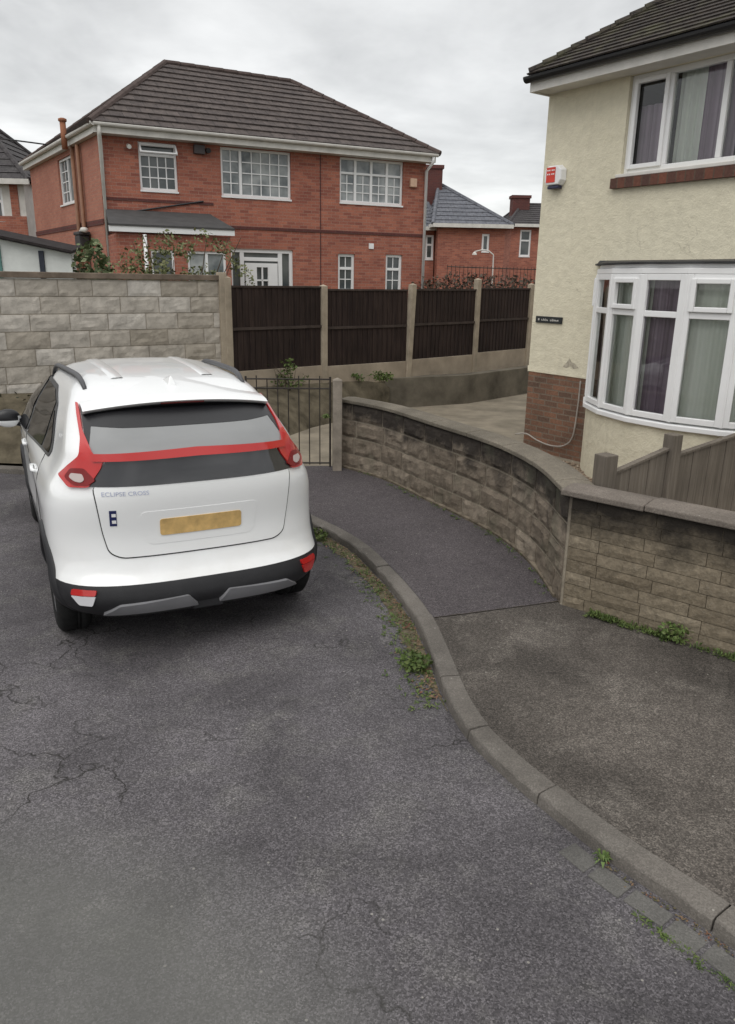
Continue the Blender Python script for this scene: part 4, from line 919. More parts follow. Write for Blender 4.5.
roof_slope(rf, (HL + 0.36, HD + 0.42, 4.76), (0.0, HD + 0.42, 4.76), hipp(tt), (HL + 0.36, -0.42 + tt, 4.76 + pit * tt), 20, 0.016)
ro = rf.build('roof', TILEC, RH, fix=False)
mb = MB()
for k in range(34):   # bonnet hip tiles, each a short tilted arch
    t = 0.02 + k * 0.113; p = hipp(t); q = hipp(t + 0.125)
    mb.tube([p + Vector((0, 0, 0.012)), q + Vector((0, 0, 0.0))], [0.052, 0.044], 8)
mb.build('hip_tiles', TILEC, ro)
# alarm box with red panel
ab = MB(); prof = [(0.10, 3.72), (0.16, 3.765), (0.32, 3.765), (0.39, 3.71), (0.395, 3.58), (0.35, 3.52), (0.14, 3.52), (0.10, 3.57)]
n = len(prof); ab.add([(x, -0.003, z) for x, z in prof] + [(0.245 + (x - 0.245) * 0.9, -0.10, 3.64 + (z - 3.64) * 0.9) for x, z in prof], [list(range(n)), list(range(n, 2 * n))[::-1]] + [(i, (i + 1) % n, n + (i + 1) % n, n + i) for i in range(n)])
ao = ab.build('alarm_box', UPVC, RH, bevel=0.012)
mb = MB(); mb.box(0.15, 0.29, -0.108, -0.101, 3.56, 3.735); mb.build('red_panel', m_plain('red_plastic', (0.62, 0.05, 0.03), 0.4, 0.4), ao)
mb = MB()
for z in (3.70, 3.655): 
    for x in (0.165, 0.195, 0.235, 0.262): mb.box(x, x + 0.018, -0.1105, -0.1082, z - 0.008, z + 0.008)
mb.build('panel_marks', UPVC, ao)
mb = MB(); mb.box(0.16, 0.34, -0.088, -0.01, 3.485, 3.523); mb.build('strobe', m_plain('dark_blue_plastic', (0.015, 0.015, 0.05), 0.3, 0.5), ao, bevel=0.01)
# house name plate
mb = MB(); mb.box(0.08, 0.53, -0.022, -0.002, 1.84, 1.925); po = mb.build('name_plate', m_plain('slate_plate', (0.022, 0.025, 0.026), 0.45, 0.4), RH, bevel=0.004)
mb = MB(); x = 0.125; rr = random.Random(3)
for L_ in (1, 0, 1, 1, 1, 1, 0, 1, 1, 1, 1, 1):
    if L_:
        w_ = 0.021; hh = 0.030 if rr.random() < 0.6 else 0.022
        mb.box(x, x + 0.006, -0.0245, -0.0225, 1.868, 1.868 + hh); mb.box(x + 0.0065, x + w_ - 0.0065, -0.0245, -0.0225, 1.868 + (hh - 0.006) * rr.choice([0, 0.5, 1]), 1.868 + (hh - 0.006) * rr.choice([0, 0.5]) + 0.008)
        mb.box(x + w_ - 0.006, x + w_, -0.0245, -0.0225, 1.868, 1.868 + hh * rr.choice([1, 1, 0.6]))
    x += 0.030
mb.build('plate_lettering', UPVCOLD, po)
# cable run along the plinth
cab = catmull([(-0.06, -0.10, 0.30), (0.10, -0.06, 0.33), (0.30, -0.05, 0.27), (0.55, -0.05, 0.24), (0.78, -0.05, 0.28), (0.90, -0.04, 0.42), (0.93, -0.03, 0.8), (0.935, -0.03, 1.15)], 0.05)
mb = MB(); mb.tube(cab, 0.010, 7); mb.build('cable', m_plain('grey_cable', (0.34, 0.31, 0.28), 0.6, 0.3), RH, smooth=True)

# ------------------------------------------------------------------ shed behind the panel wall
SH = empty('garden_shed', (-7.6, 13.0, 0.6), 0, 'white boarded shed with a dark sloping roof edge behind the panel wall', 'shed')
mb = MB(); mb.add([(0, 0, 0), (2.72, 0, 0), (2.72, 0, 2.08), (0, 0, 2.58), (0, 2.4, 0), (1.9, 2.4, 0), (1.9, 2.4, 2.23), (0, 2.4, 2.58)], [(0, 1, 2, 3), (5, 4, 7, 6), (1, 5, 6, 2), (4, 0, 3, 7)])
mb.build('wall', WHITEW, SH)
mb = MB(); mb.add([(-0.1, -0.14, 2.62), (2.80, -0.14, 2.085), (2.0, 2.5, 2.23), (-0.1, 2.5, 2.62), (-0.1, -0.14, 2.67), (2.80, -0.14, 2.125), (2.0, 2.5, 2.28), (-0.1, 2.5, 2.67)], [(0, 3, 2, 1), (4, 5, 6, 7), (0, 1, 5, 4), (1, 2, 6, 5), (2, 3, 7, 6), (3, 0, 4, 7)])
mb.build('roof', m_plain('shed_felt', (0.035, 0.03, 0.03), 0.95, 0.1, 0.4, 8, 0.5), SH)
mb = MB(); mb.box(2.20, 2.28, -0.03, -0.003, 0, 2.12); mb.build('dark_batten', m_plain('blue_black_paint', (0.03, 0.035, 0.05), 0.6, 0.3), SH)
mb = MB(); mb.box(1.48, 1.58, -0.03, -0.003, 0, 2.2); mb.build('green_batten', m_plain('green_paint', (0.10, 0.22, 0.20), 0.6, 0.3), SH)

# ------------------------------------------------------------------ foliage
def leafquad(mb, p, size, r):
    t = Vector((r.gauss(0, 1), r.gauss(0, 1), r.gauss(0, 0.7))).normalized(); u = t.cross(Vector((r.gauss(0, 1), r.gauss(0, 1), r.gauss(0, 1)))).normalized()
    L = size * r.uniform(0.6, 1.3); w = L * 0.30
    mb.add([p, p + t * L * 0.5 + u * w, p + t * L, p + t * L * 0.5 - u * w], [(0, 1, 2, 3)])
def bush(name, loc, rad, n, leaf, mat, label, cat, seed, stems=6, clump=2.2, thr=-0.05, group=None):
    r = random.Random(seed); root = empty(name, loc, 0, label, cat, group)
    mb = MB(); k = 0; tries = 0
    while k < n and tries < n * 20:
        tries += 1
        p = Vector((r.uniform(-1, 1), r.uniform(-1, 1), r.uniform(0, 1)))
        if (p.x ** 2 + p.y ** 2 + (2 * p.z - 1) ** 2) > 1 + 0.3 * noise.noise(p * 3 + Vector((seed, 0, 0))): continue
        q = Vector((p.x * rad[0], p.y * rad[1], p.z * rad[2]))
        if noise.noise(q * clump + Vector((seed * 3.1, 0, 0))) < thr: continue
        leafquad(mb, q, leaf, r); k += 1
    mb.build('foliage', mat, root, fix=False)
    mb = MB()
    for _ in range(stems):
        a = Vector((r.uniform(-0.2, 0.2) * rad[0], r.uniform(-0.2, 0.2) * rad[1], -0.0)); b_ = Vector((r.uniform(-0.8, 0.8) * rad[0], r.uniform(-0.8, 0.8) * rad[1], rad[2] * r.uniform(0.6, 0.95)))
        k_ = min(1.0, rad[2] / 1.2); mb.tube([a, a.lerp(b_, 0.5) + Vector((r.uniform(-.1, .1), r.uniform(-.1, .1), 0.1)) * k_, b_], [0.02 * k_, 0.012 * k_, 0.005 * k_], 5)
    mb.build('stem', TWIG, root)
    return root
bush('shrub', (-4.62, 13.2, 0.6), (0.42, 0.4, 2.35), 1500, 0.12, SHRUB, 'bushy green shrub showing over the panel wall beside the shed', 'shrub', 11, thr=-0.2)
bush('climbing_shrub', (-3.0, 12.7, 0.6), (1.25, 0.35, 2.5), 5600, 0.065, CLIMB, 'straggly pale climbing shrub above the panel wall in front of the lean to', 'shrub', 5, stems=16, clump=2.8, thr=-0.05)
bush('hedge', (3.2, 22.6, 0.6), (2.9, 0.7, 1.98), 9000, 0.10, REDLEAF, 'brownish hedge just beyond the dark fence', 'hedge', 8, stems=10, thr=-0.5)
# wire trellis rail over the fence
tr = empty('garden_railing', (1.9, 20.0, 0.6), RAD(40), 'thin dark garden railing standing behind the right part of the fence', 'railing')
for k in range(32): mb = MB(); mb.tube([(k * 0.15, 0, 0), (k * 0.15, 0, 2.15)], 0.007, 5); mb.build('bar', IRON, tr)
for z in (1.0, 2.1): mb = MB(); mb.tube([(0, 0, z), (4.7, 0, z)], 0.012, 5); mb.build('rail', IRON, tr)
# small bracket lamp far behind
lp = empty('garden_lamp', (3.95, 26.0, 0.6), 0, 'slim pale swan neck garden lamp beyond the fence', 'lamp')
mb = MB(); mb.tube(catmull([(0, 0, 0), (0, 0, 2.3), (-0.05, 0, 2.62), (-0.3, 0, 2.74), (-0.62, 0, 2.68)], 0.1), 0.022, 6); mb.build('pole', UPVCOLD, lp)
mb = MB(); mb.lathe([(2.68, 0.02), (2.64, 0.06), (2.58, 0.08)], (-0.62, 0, 0), 'z', 10); mb.build('lamp_head', UPVCOLD, lp)
# overhead lines
mb = MB(); mb.tube(catmull([(-13.5, 14.5, 5.75), (-11.5, 19, 5.65), (-9.6, 24.4, 6.0)], 0.6), 0.022, 6)
tag(mb.build('overhead_cable', BLACKP), 'black overhead cable running to the left eave of the brick house', 'cable')

# ------------------------------------------------------------------ weeds and litter
def tuft(mb, c, rad, h, n, r, wide=0.35):
    for _ in range(n):
        a = r.uniform(0, 2 * math.pi); d = Vector((math.cos(a), math.sin(a), 0)); s_ = Vector((-d.y, d.x, 0)); L = rad * r.uniform(0.5, 1.1); hh = h * r.uniform(0.3, 1.0); w = L * wide * r.uniform(0.6, 1)
        b_ = Vector(c) + d * rad * r.uniform(0, 0.25)
        mid_ = b_ + d * L * 0.5 + Vector((0, 0, hh)); tip = b_ + d * L + Vector((0, 0, hh * 0.6))
        mb.add([b_, mid_ + s_ * w / 2, tip, mid_ - s_ * w / 2], [(0, 1, 2, 3)])
def weed(loc, rad, h, n, mat, label, seed, group=None, name='weed'):
    r = random.Random(seed); mb = MB(); tuft(mb, (0, 0, 0), rad, h, n, r)
    o = mb.build(name, mat, fix=False); o.location = loc
    return tag(o, label, 'weed', group)
weed((1.02, 2.66, 0.0), 0.05, 0.05, 18, LEAFL, 'bright green weed alone in the gutter at the kerb foot', 1)
bush('weed_clump', (0.31, 4.28, 0.0), (0.11, 0.16, 0.10), 230, 0.035, LEAFD, 'leafy weed clump by the kerb where the litter strip ends', 'weed', 2, stems=3, thr=-0.3)
bush('weed_clump', (-0.50, 6.78, 0.0), (0.14, 0.12, 0.11), 200, 0.04, LEAFD, 'green weed clump at the kerb just right of the car', 'weed', 3, stems=3, thr=-0.3)
bush('weed_clump', (2.05, 4.56, 0.10), (0.11, 0.06, 0.13), 170, 0.035, LEAFL, 'tallest green weed growing at the foot of the straight wall', 'weed', 4, stems=4, thr=-0.5)
bush('weed_clump', (0.05, 13.40, 0.66), (0.36, 0.16, 0.16), 420, 0.05, LEAFD, 'low weed clump at the foot of the fence left of its leaning post', 'weed', 6, stems=3, thr=-0.3)
weed((-0.52, 9.05, 0.75), 0.07, 0.06, 40, LEAFD, 'small ivy tuft hanging on the iron gate', 15)
bush('weed_clump', (-1.35, 12.35, 0.62), (0.40, 0.16, 0.50), 300, 0.055, LEAFD, 'straggly green weeds against the dark fence just behind the car roof', 'weed', 16, stems=8, clump=4, thr=0.0)
r = random.Random(21); mb = MB()
for k in range(170):       # ground cover along the wall feet
    t = r.random() ** 1.0; t = 0.08 + 0.9 * abs(math.sin(t * 7)) * t; p = RW0 + rdir * (0.1 + 2.2 * t) + Vector((-0.03 * rdir.y * -1, 0, 0)) + Vector((rdir.y, -rdir.x, 0)) * r.uniform(0.0, 0.06)
    tuft(mb, (p.x, p.y, 0.1), r.uniform(0.02, 0.055), r.uniform(0.01, 0.06), r.randint(4, 9), r)
for k in range(95):
    i = r.randrange(8, len(wb) - 3); p = wb[i]; q = wb[i + 1] - wb[i]; q.normalize()
    if r.random() < 0.4 and i < len(wb) * 0.5: continue
    tuft(mb, (p.x + q.y * r.uniform(0.03, 0.10), p.y - q.x * r.uniform(0.03, 0.10), 0.1), r.uniform(0.015, 0.045), r.uniform(0.01, 0.04), r.randint(3, 7), r)
tag(mb.build('wall_foot_weeds', LEAFD, fix=False), 'low weeds along the foot of both garden walls', 'weeds', kind='stuff')
mb = MB(); ks = arclen(foot)
lo_s = [s for s, p in zip(ks, foot)]
def litter(mb, s, d, r, L):
    p = at_s(foot, ks, s); q = at_s(foot, ks, s + 0.05); t = (q - p).normalized(); c = p + Vector((-t.y, t.x, 0)) * d + Vector((0, 0, 0.006))
    a = r.uniform(0, 6.28); u = Vector((math.cos(a), math.sin(a), r.uniform(-0.2, 0.4))); w = Vector((-math.sin(a), math.cos(a), r.uniform(-0.3, 0.3))) * 0.5
    c.z = 0.004 + abs(u.z) * L * 0.6
    mb.add([c - u * L / 2, c + w * L / 2, c + u * L / 2, c - w * L / 2], [(0, 1, 2, 3)])
sA = s_near(0.46, 3.95); sB = s_near(-0.44, 6.96)
r = random.Random(5)
for k in range(900): litter(mb, sA + (sB - sA) * r.random(), abs(r.gauss(0.05, 0.05)), r, r.uniform(0.012, 0.034))
for k in range(330): litter(mb, r.uniform(s_near(1.9, 1.3), s_near(1.05, 2.66)), abs(r.gauss(0.02, 0.015)), r, r.uniform(0.008, 0.018))
tag(mb.build('leaf_litter', LITTER, fix=False), 'fallen leaves and grit gathered in the gutter along the kerb', 'leaves', kind='stuff')
mb = MB()
for k in range(260):
    s = r.uniform(sA - 0.1, sB); p = at_s(foot, ks, s); q = at_s(foot, ks, s + 0.05); t = (q - p).normalized(); c = p + Vector((-t.y, t.x, 0)) * abs(r.gauss(0.09, 0.06))
    tuft(mb, (c.x, c.y, 0.0), r.uniform(0.02, 0.05), r.uniform(0.005, 0.03), r.randint(3, 7), r)
for k in range(190):
    s = r.uniform(s_near(1.9, 1.3), s_near(1.15, 2.5)); p = at_s(foot, ks, s); q = at_s(foot, ks, s + 0.05); t = (q - p).normalized(); c = p + Vector((-t.y, t.x, 0)) * abs(r.gauss(0.145, 0.015))
    tuft(mb, (c.x, c.y, 0.0), r.uniform(0.01, 0.03), r.uniform(0.005, 0.015), r.randint(3, 7), r)
tag(mb.build('gutter_moss', LEAFD, fix=False), 'moss and grass growing in the gutter strip by the kerb', 'moss', kind='stuff')
silt = [(p.x, p.y) for s_, p in zip(ks, foot) if sA - 0.15 < s_ < sB + 0.3]
outer = [(q.x, q.y) for s_, p, q in ((s_, p, p.lerp(p2, min(1, max(0.05, (s_ - sA + 0.1) / 0.7)) * (0.75 + 0.35 * noise.noise((s_ * 5, 0, 0))))) for s_, p, p2 in zip(ks, foot, offset_path(foot, -0.15))) if sA - 0.15 < s_ < sB + 0.3]
sheet('gutter_silt', silt + outer[::-1], 0.0035, m_plain('gutter_silt', (0.105, 0.09, 0.062), 1.0, 0.1, 0.55, 14, 0.8, 50))
# pebbles in the gravel bed
mb = MB(); r = random.Random(9); gp = [(2.15, 10.35), (1.72, 9.2), (1.42, 7.6), (1.50, 6.0), (1.9, 5.7), (4.4, 6.6), (3.2, 8.4), (2.9, 9.4)]
def inside(x, y):
    c = False
    for i in range(len(gp)):
        (x0, y0), (x1, y1) = gp[i], gp[i - 1]
        if (y0 > y) != (y1 > y) and x < (x1 - x0) * (y - y0) / (y1 - y0) + x0: c = not c
    return c
tn = []
for k in range(5200):
    x, y = r.uniform(1.4, 4.4), r.uniform(5.7, 10.4)
    if not inside(x, y): continue
    s_ = r.uniform(0.008, 0.020); c = Vector((x, y, 0.114 + s_ * 0.4))
    o_ = [Vector((r.uniform(0.7, 1.3) * s_ * a, r.uniform(0.7, 1.3) * s_ * b, r.uniform(0.5, 0.9) * s_ * d)) for a, b, d in ((1, 0, 0), (-1, 0, 0), (0, 1, 0), (0, -1, 0), (0, 0, 1), (0, 0, -1))]
    mb.add([c + q for q in o_], [(0, 2, 4), (2, 1, 4), (1, 3, 4), (3, 0, 4), (2, 0, 5), (1, 2, 5), (3, 1, 5), (0, 3, 5)]); tn += [r.random()] * 8
o = mb.build('gravel', GRAVEL, fix=False)
at = o.data.attributes.new('tone', 'FLOAT', 'FACE')
for i, t in enumerate(tn): at.data[i].value = t
tag(o, 'loose tan pea gravel beside the bow window', 'gravel', kind='stuff')
# dark plants on the bank under the panel wall
mb = MB(); r = random.Random(31)
for k in range(1500):
    t = r.random(); b_ = Vector((-6.2, 9.75, 0.75)).lerp(Vector((-2.6, 11.45, 0.7)), t) + Vector((0.5, -0.75, 0)) * r.uniform(0.0, 0.55); b_.z -= 0.12
    leafquad(mb, b_ + Vector((0, 0, r.uniform(-0.15, 0.22))), 0.07, r)
tag(mb.build('bank_plants', m_leaf('dark_leaf', [(0.012, 0.014, 0.008), (0.03, 0.032, 0.015), (0.05, 0.045, 0.025)]), fix=False), 'dark low ground cover along the foot of the panel wall', 'plants', kind='stuff')

# ------------------------------------------------------------------ the white car
CAR = empty('parked_car', (-1.03, 4.56, 0.0), 0.46, 'white compact crossover with black bumper and red rear light bar parked by the kerb', 'car')
def pchip(xs, ys):
    xs = np.array(xs, float); ys = np.array(ys, float); h = np.diff(xs); d = np.diff(ys) / h; m = np.zeros_like(ys)
    for i in range(1, len(xs) - 1):
        if d[i - 1] * d[i] > 0:
            w1, w2 = 2 * h[i] + h[i - 1], h[i] + 2 * h[i - 1]; m[i] = (w1 + w2) / (w1 / d[i - 1] + w2 / d[i])
    m[0], m[-1] = d[0], d[-1]
    def f(x):
        x = min(max(x, xs[0]), xs[-1]); i = min(max(int(np.searchsorted(xs, x)) - 1, 0), len(xs) - 2); t = (x - xs[i]) / h[i]
        return float((1 + 2 * t) * (1 - t) ** 2 * ys[i] + t * (1 - t) ** 2 * h[i] * m[i] + t * t * (3 - 2 * t) * ys[i + 1] + t * t * (t - 1) * h[i] * m[i + 1])
    return f
ZT = [.20, .26, .34, .42, .50, .58, .66, .80, .95, 1.05, 1.13, 1.20, 1.26, 1.31, 1.36, 1.45, 1.54, 1.60, 1.64, 1.67, 1.69, 1.70]
YR = [.30, .10, -.01, -.05, -.03, .03, .06, .075, .06, .05, .055, .07, .085, .10, .16, .31, .46, .60, .76, .98, 1.30, 1.65]
HW = [.72, .80, .87, .895, .905, .905, .903, .902, .895, .868, .822, .785, .760, .742, .725, .692, .655, .622, .575, .50, .36, .14]
YF = [4.15, 4.28, 4.36, 4.39, 4.40, 4.40, 4.39, 4.35, 4.24, 3.82, 3.55, 3.40, 3.27, 3.17, 3.07, 2.90, 2.70, 2.54, 2.43, 2.33, 2.20, 2.03]
LRt = [.55, .60, .60, .60, .60, .60, .60, .60, .60, .58, .56, .54, .52, .50, .50, .50, .50, .50, .45, .40, .30, .12]
LFt = [.8, .9, .9, .9, .9, .9, .9, .9, .9, .9, .85, .8, .75, .7, .7, .65, .6, .5, .45, .4, .3, .12]
fyr, fhw, fyf, flr, flf = (pchip(ZT, a) for a in (YR, HW, YF, LRt, LFt))
NR, NF_ = 3.0, 2.6
def haunch(y, z):   # slight waist along the flank between the wheel arches
    k = math.exp(-((y - 2.1) / 0.75) ** 2) * math.exp(-((z - 0.62) / 0.25) ** 2)
    s_ = math.exp(-((z - 0.93) / 0.05) ** 2) * 0.008
    g = max(0.0, min(1.0, (z - 0.97) / 0.16)) * max(0.0, min(1.0, (1.60 - z) / 0.25)); h = max(0.0, min(1.0, (y - 0.8) / 1.9)); h = h * h * (3 - 2 * h)
    return -0.035 * k + s_ + 0.085 * g * h
def S_rear(x, z):
    hw = fhw(z); t = min(0.9999, abs(x) / hw); u = (1 - t ** NR) ** (1 / NR); return Vector((x, fyr(z) + flr(z) * (1 - u), z))
def S_side(sg):
    def f(y, z):
        hw, yr, lr, yf, lf = fhw(z), fyr(z), flr(z), fyf(z), flf(z)
        if y < yr + lr: u = min(0.9999, max(0, 1 - (y - yr) / lr)); x = hw * (1 - u ** NR) ** (1 / NR)
        elif y > yf - lf: u = min(0.9999, max(0, 1 - (yf - y) / lf)); x = hw * (1 - u ** NF_) ** (1 / NF_)
        else: x = hw
        return Vector((sg * (x + haunch(y, z)), y, z))
    return f
def S_front(x, z):
    hw = fhw(z); t = min(0.9999, abs(x) / hw); u = (1 - t ** NF_) ** (1 / NF_); return Vector((x, fyf(z) - flf(z) * (1 - u), z))
def loop(z):
    hw, yr, lr, yf, lf = fhw(z), fyr(z), flr(z), fyf(z), flf(z); half = []
    nr, ns, nf = 16, 44, 14
    for i in range(nr):
        p = (i / nr) * math.pi / 2; half.append((hw * math.sin(p) ** (2 / NR), yr + lr * (1 - math.cos(p) ** (2 / NR))))
    for i in range(ns + 1):
        y = yr + lr + (yf - lf - yr - lr) * i / ns; half.append((hw + haunch(y, z), y))
    for i in range(1, nf + 1):
        p = (1 - i / nf) * math.pi / 2; half.append((hw * math.sin(p) ** (2 / NF_), yf - lf * (1 - math.cos(p) ** (2 / NF_))))
    return [Vector((x, y, z)) for x, y in half] + [Vector((-x, y, z)) for x, y in half[-2:0:-1]]
PAINT, nt, b = newmat('white_car_paint'); b.inputs['Base Color'].default_value = (0.86, 0.87, 0.87, 1); setb(b, 0.28, 0.5, None, 0.8)
co = obco(nt); zz = nd(nt, 'ShaderNodeSeparateXYZ', {'Vector': co}).outputs[2]
dirt = math_(nt, 'MULTIPLY', mrange(nt, zz, 0.35, 0.85, 1, 0), mrange(nt, nz(nt, co, 4, 5, 0.6), 0.35, 0.75, 0, 0.4))
nt.links.new(mixc(nt, dirt, (0.86, 0.87, 0.87), (0.52, 0.48, 0.43)), b.inputs['Base Color'])
PLAST = m_plain('black_bumper_plastic', (0.018, 0.018, 0.020), 0.55, 0.4, 0.25, 8, 0.1, 80)
SILVER = m_plain('satin_silver', (0.20, 0.20, 0.21), 0.4, 0.5, 0.08, 5)
RAILM = m_plain('roof_rail_grey', (0.06, 0.06, 0.065), 0.45, 0.5, 0.1)
REDL, nt, b = newmat('red_lens'); b.inputs['Base Color'].default_value = (0.48, 0.018, 0.016, 1); setb(b, 0.14, 0.5, None, 0.6)
CLEARL, nt, b = newmat('clear_lens'); b.inputs['Base Color'].default_value = (0.50, 0.42, 0.40, 1); setb(b, 0.12, 0.6)
WHITEL, nt, b = newmat('reverse_lens'); b.inputs['Base Color'].default_value = (0.66, 0.66, 0.68, 1); setb(b, 0.12, 0.6)
RGLASS = m_darkglass('rear_glass', (0.20, 0.205, 0.205), 1.9, 0.06)  # grey base colour stands in for reflected sky and the parcel shelf
LGLASS = m_darkglass('lower_rear_glass', (0.03, 0.03, 0.033), 1.7, 0.05)
SGLASS = m_darkglass('side_glass', (0.004, 0.004, 0.005), 1.33, 0.03)
TYRE = m_plain('tyre_rubber', (0.016, 0.016, 0.016), 0.85, 0.2, 0.3, 20, 0.2, 60)
ALLOY = m_plain('alloy', (0.42, 0.42, 0.43), 0.3, 0.5, 0.1, 5, metal=0.8)
SEAM = m_plain('panel_gap', (0.05, 0.05, 0.05), 0.8, 0.1)
ARCHY = (0.72, 3.40); ARCR = 0.385
def zb(y): return 0.515 if y < 0.36 else (0.515 - (y - 0.36) * 0.9 if y < 0.50 else 0.33)
zs = list(np.arange(0.22, 1.62, 0.02)) + [1.62, 1.635, 1.65, 1.66, 1.67, 1.678, 1.685, 1.69, 1.695, 1.699]
rowsL = [loop(z) for z in zs]; nl = len(rowsL[0])
bodyM, bumpM = MB(), MB(); bodyM.v = [p for r_ in rowsL for p in r_]; bumpM.v = list(bodyM.v)
for i in range(len(zs) - 1):
    for k in range(nl):
        k2 = (k + 1) % nl; q = [i * nl + k, i * nl + k2, (i + 1) * nl + k2, (i + 1) * nl + k]
        c = sum((bodyM.v[j] for j in q), Vector()) / 4
        if abs(c.x) > 0.55 and any((c.y - ya) ** 2 + (c.z - 0.34) ** 2 < ARCR ** 2 for ya in ARCHY): continue
        (bumpM if c.z < zb(c.y) or (c.y > 4.0 and c.z < 0.5) else bodyM).f.append(q)
bodyM.f.append([(len(zs) - 1) * nl + k for k in range(nl)])
bodyO = bodyM.build('body', PAINT, CAR, smooth=True); bumpO = bumpM.build('bumper', PLAST, CAR, smooth=True)
for o in (bodyO, bumpO):
    bm = bmesh.new(); bm.from_mesh(o.data); bmesh.ops.delete(bm, geom=[v for v in bm.verts if not v.link_faces], context='VERTS'); bm.to_mesh(o.data); bm.free()
def fillet(poly, r, n=4):
    o = []
    for i, p in enumerate(poly):
        p = Vector((p[0], p[1], 0)); a = Vector((*poly[i - 1][:2], 0)); c = Vector((*poly[(i + 1) % len(poly)][:2], 0))
        rr = min(r, (a - p).length * 0.45, (c - p).length * 0.45); s_ = p + (a - p).normalized() * rr; e_ = p + (c - p).normalized() * rr
        for k in range(n + 1):
            t = k / n; o.append(tuple((s_ * (1 - t) ** 2 + p * 2 * t * (1 - t) + e_ * t * t)[:2]))
    return o
def snorm(Sf, a, z):
    h = 0.004; n = (Sf(a + h, z) - Sf(a - h, z)).cross(Sf(a, z + h) - Sf(a, z - h)); n.normalize()
    return n if n.dot(Sf(a, z) - Vector((0, 2.2, 0.9))) > 0 else -n
def patch(name, Sf, poly, off, mat, parent, depth=0.02, res=0.05, r=0.0, dome=0.0):
    if r: poly = fillet(poly, r)
    bm = bmesh.new(); vs = [bm.verts.new((p[0], p[1], 0)) for p in poly]; bm.faces.new(vs)
    for ax in (0, 1):
        lo = min(p[ax] for p in poly); hi = max(p[ax] for p in poly); k = lo + res
        while k < hi - res * 0.3:
            no = (1, 0, 0) if ax == 0 else (0, 1, 0); cco = (k, 0, 0) if ax == 0 else (0, k, 0)
            bmesh.ops.bisect_plane(bm, geom=bm.verts[:] + bm.edges[:] + bm.faces[:], plane_co=cco, plane_no=no); k += res
    bmesh.ops.remove_doubles(bm, verts=bm.verts, dist=1e-5)
    be = [e for e in bm.edges if len(e.link_faces) == 1]
    top = {v: (v.co.x, v.co.y) for v in bm.verts}
    bset = {v for e in be for v in e.verts}
    for v, (a, z) in top.items():
        v.co = Sf(a, z) + snorm(Sf, a, z) * (off + (0 if v in bset else dome))
    ex = bmesh.ops.extrude_edge_only(bm, edges=be)
    nv = [g_ for g_ in ex['geom'] if isinstance(g_, bmesh.types.BMVert)]
    inv = {tuple(round(c, 5) for c in v.co): k for v, k in top.items()}
    for v in nv:
        k = inv.get(tuple(round(c, 5) for c in v.co))
        if k: v.co = Sf(*k) + snorm(Sf, *k) * (off - depth)
    bmesh.ops.recalc_face_normals(bm, faces=bm.faces)
    me = bpy.data.meshes.new(name); bm.to_mesh(me); bm.free(); me.materials.append(mat)
    # orient outward
    c = sum((f.normal * f.area for f in me.polygons), Vector())
    if c.dot(snorm(Sf, *poly[0][:2])) < 0: me.flip_normals()
    for p in me.polygons: p.use_smooth = True
    try: me.set_sharp_from_angle(angle=RAD(50))
    except Exception: pass
    o = bpy.data.objects.new(name, me); COL.objects.link(o); o.parent = parent; return o
def mir(poly): return [(-a, z) for a, z in poly][::-1]
# tailgate: dark gap with the white panel inset in it
tg = [(-.635, 1.14), (-.60, .84), (-.572, .705), (-.50, .668), (.50, .668), (.572, .705), (.60, .84), (.635, 1.14)]
patch('tailgate_gap', S_rear, fillet(tg, 0.05), 0.0025, SEAM, CAR, 0.01)
tgi = [(-.627, 1.145), (-.593, .84), (-.566, .712), (-.497, .676), (.497, .676), (.566, .712), (.593, .84), (.627, 1.145)]
tgo = patch('tailgate', S_rear, fillet(tgi, 0.05), 0.006, PAINT, CAR, 0.008)
# glass
patch('rear_window', S_rear, [(-.632, 1.30), (-.602, 1.545), (.602, 1.545), (.632, 1.30)], 0.008, RGLASS, CAR, 0.012, r=0.02)
patch('window_shade_band', S_rear, [(-.625, 1.36), (-.602, 1.548), (.602, 1.548), (.625, 1.36), (.608, 1.36), (.575, 1.445), (.40, 1.438), (-.40, 1.438), (-.575, 1.445), (-.608, 1.36)], 0.0105, BLACKP, CAR, 0.006)  # black strip paints the spoiler's shade and the dark cabin onto the glass top
patch('lower_rear_window', S_rear, [(-.64, 1.13), (-.635, 1.145), (-.53, 1.285), (.53, 1.285), (.635, 1.145), (.64, 1.13)], 0.009, LGLASS, CAR, 0.012)
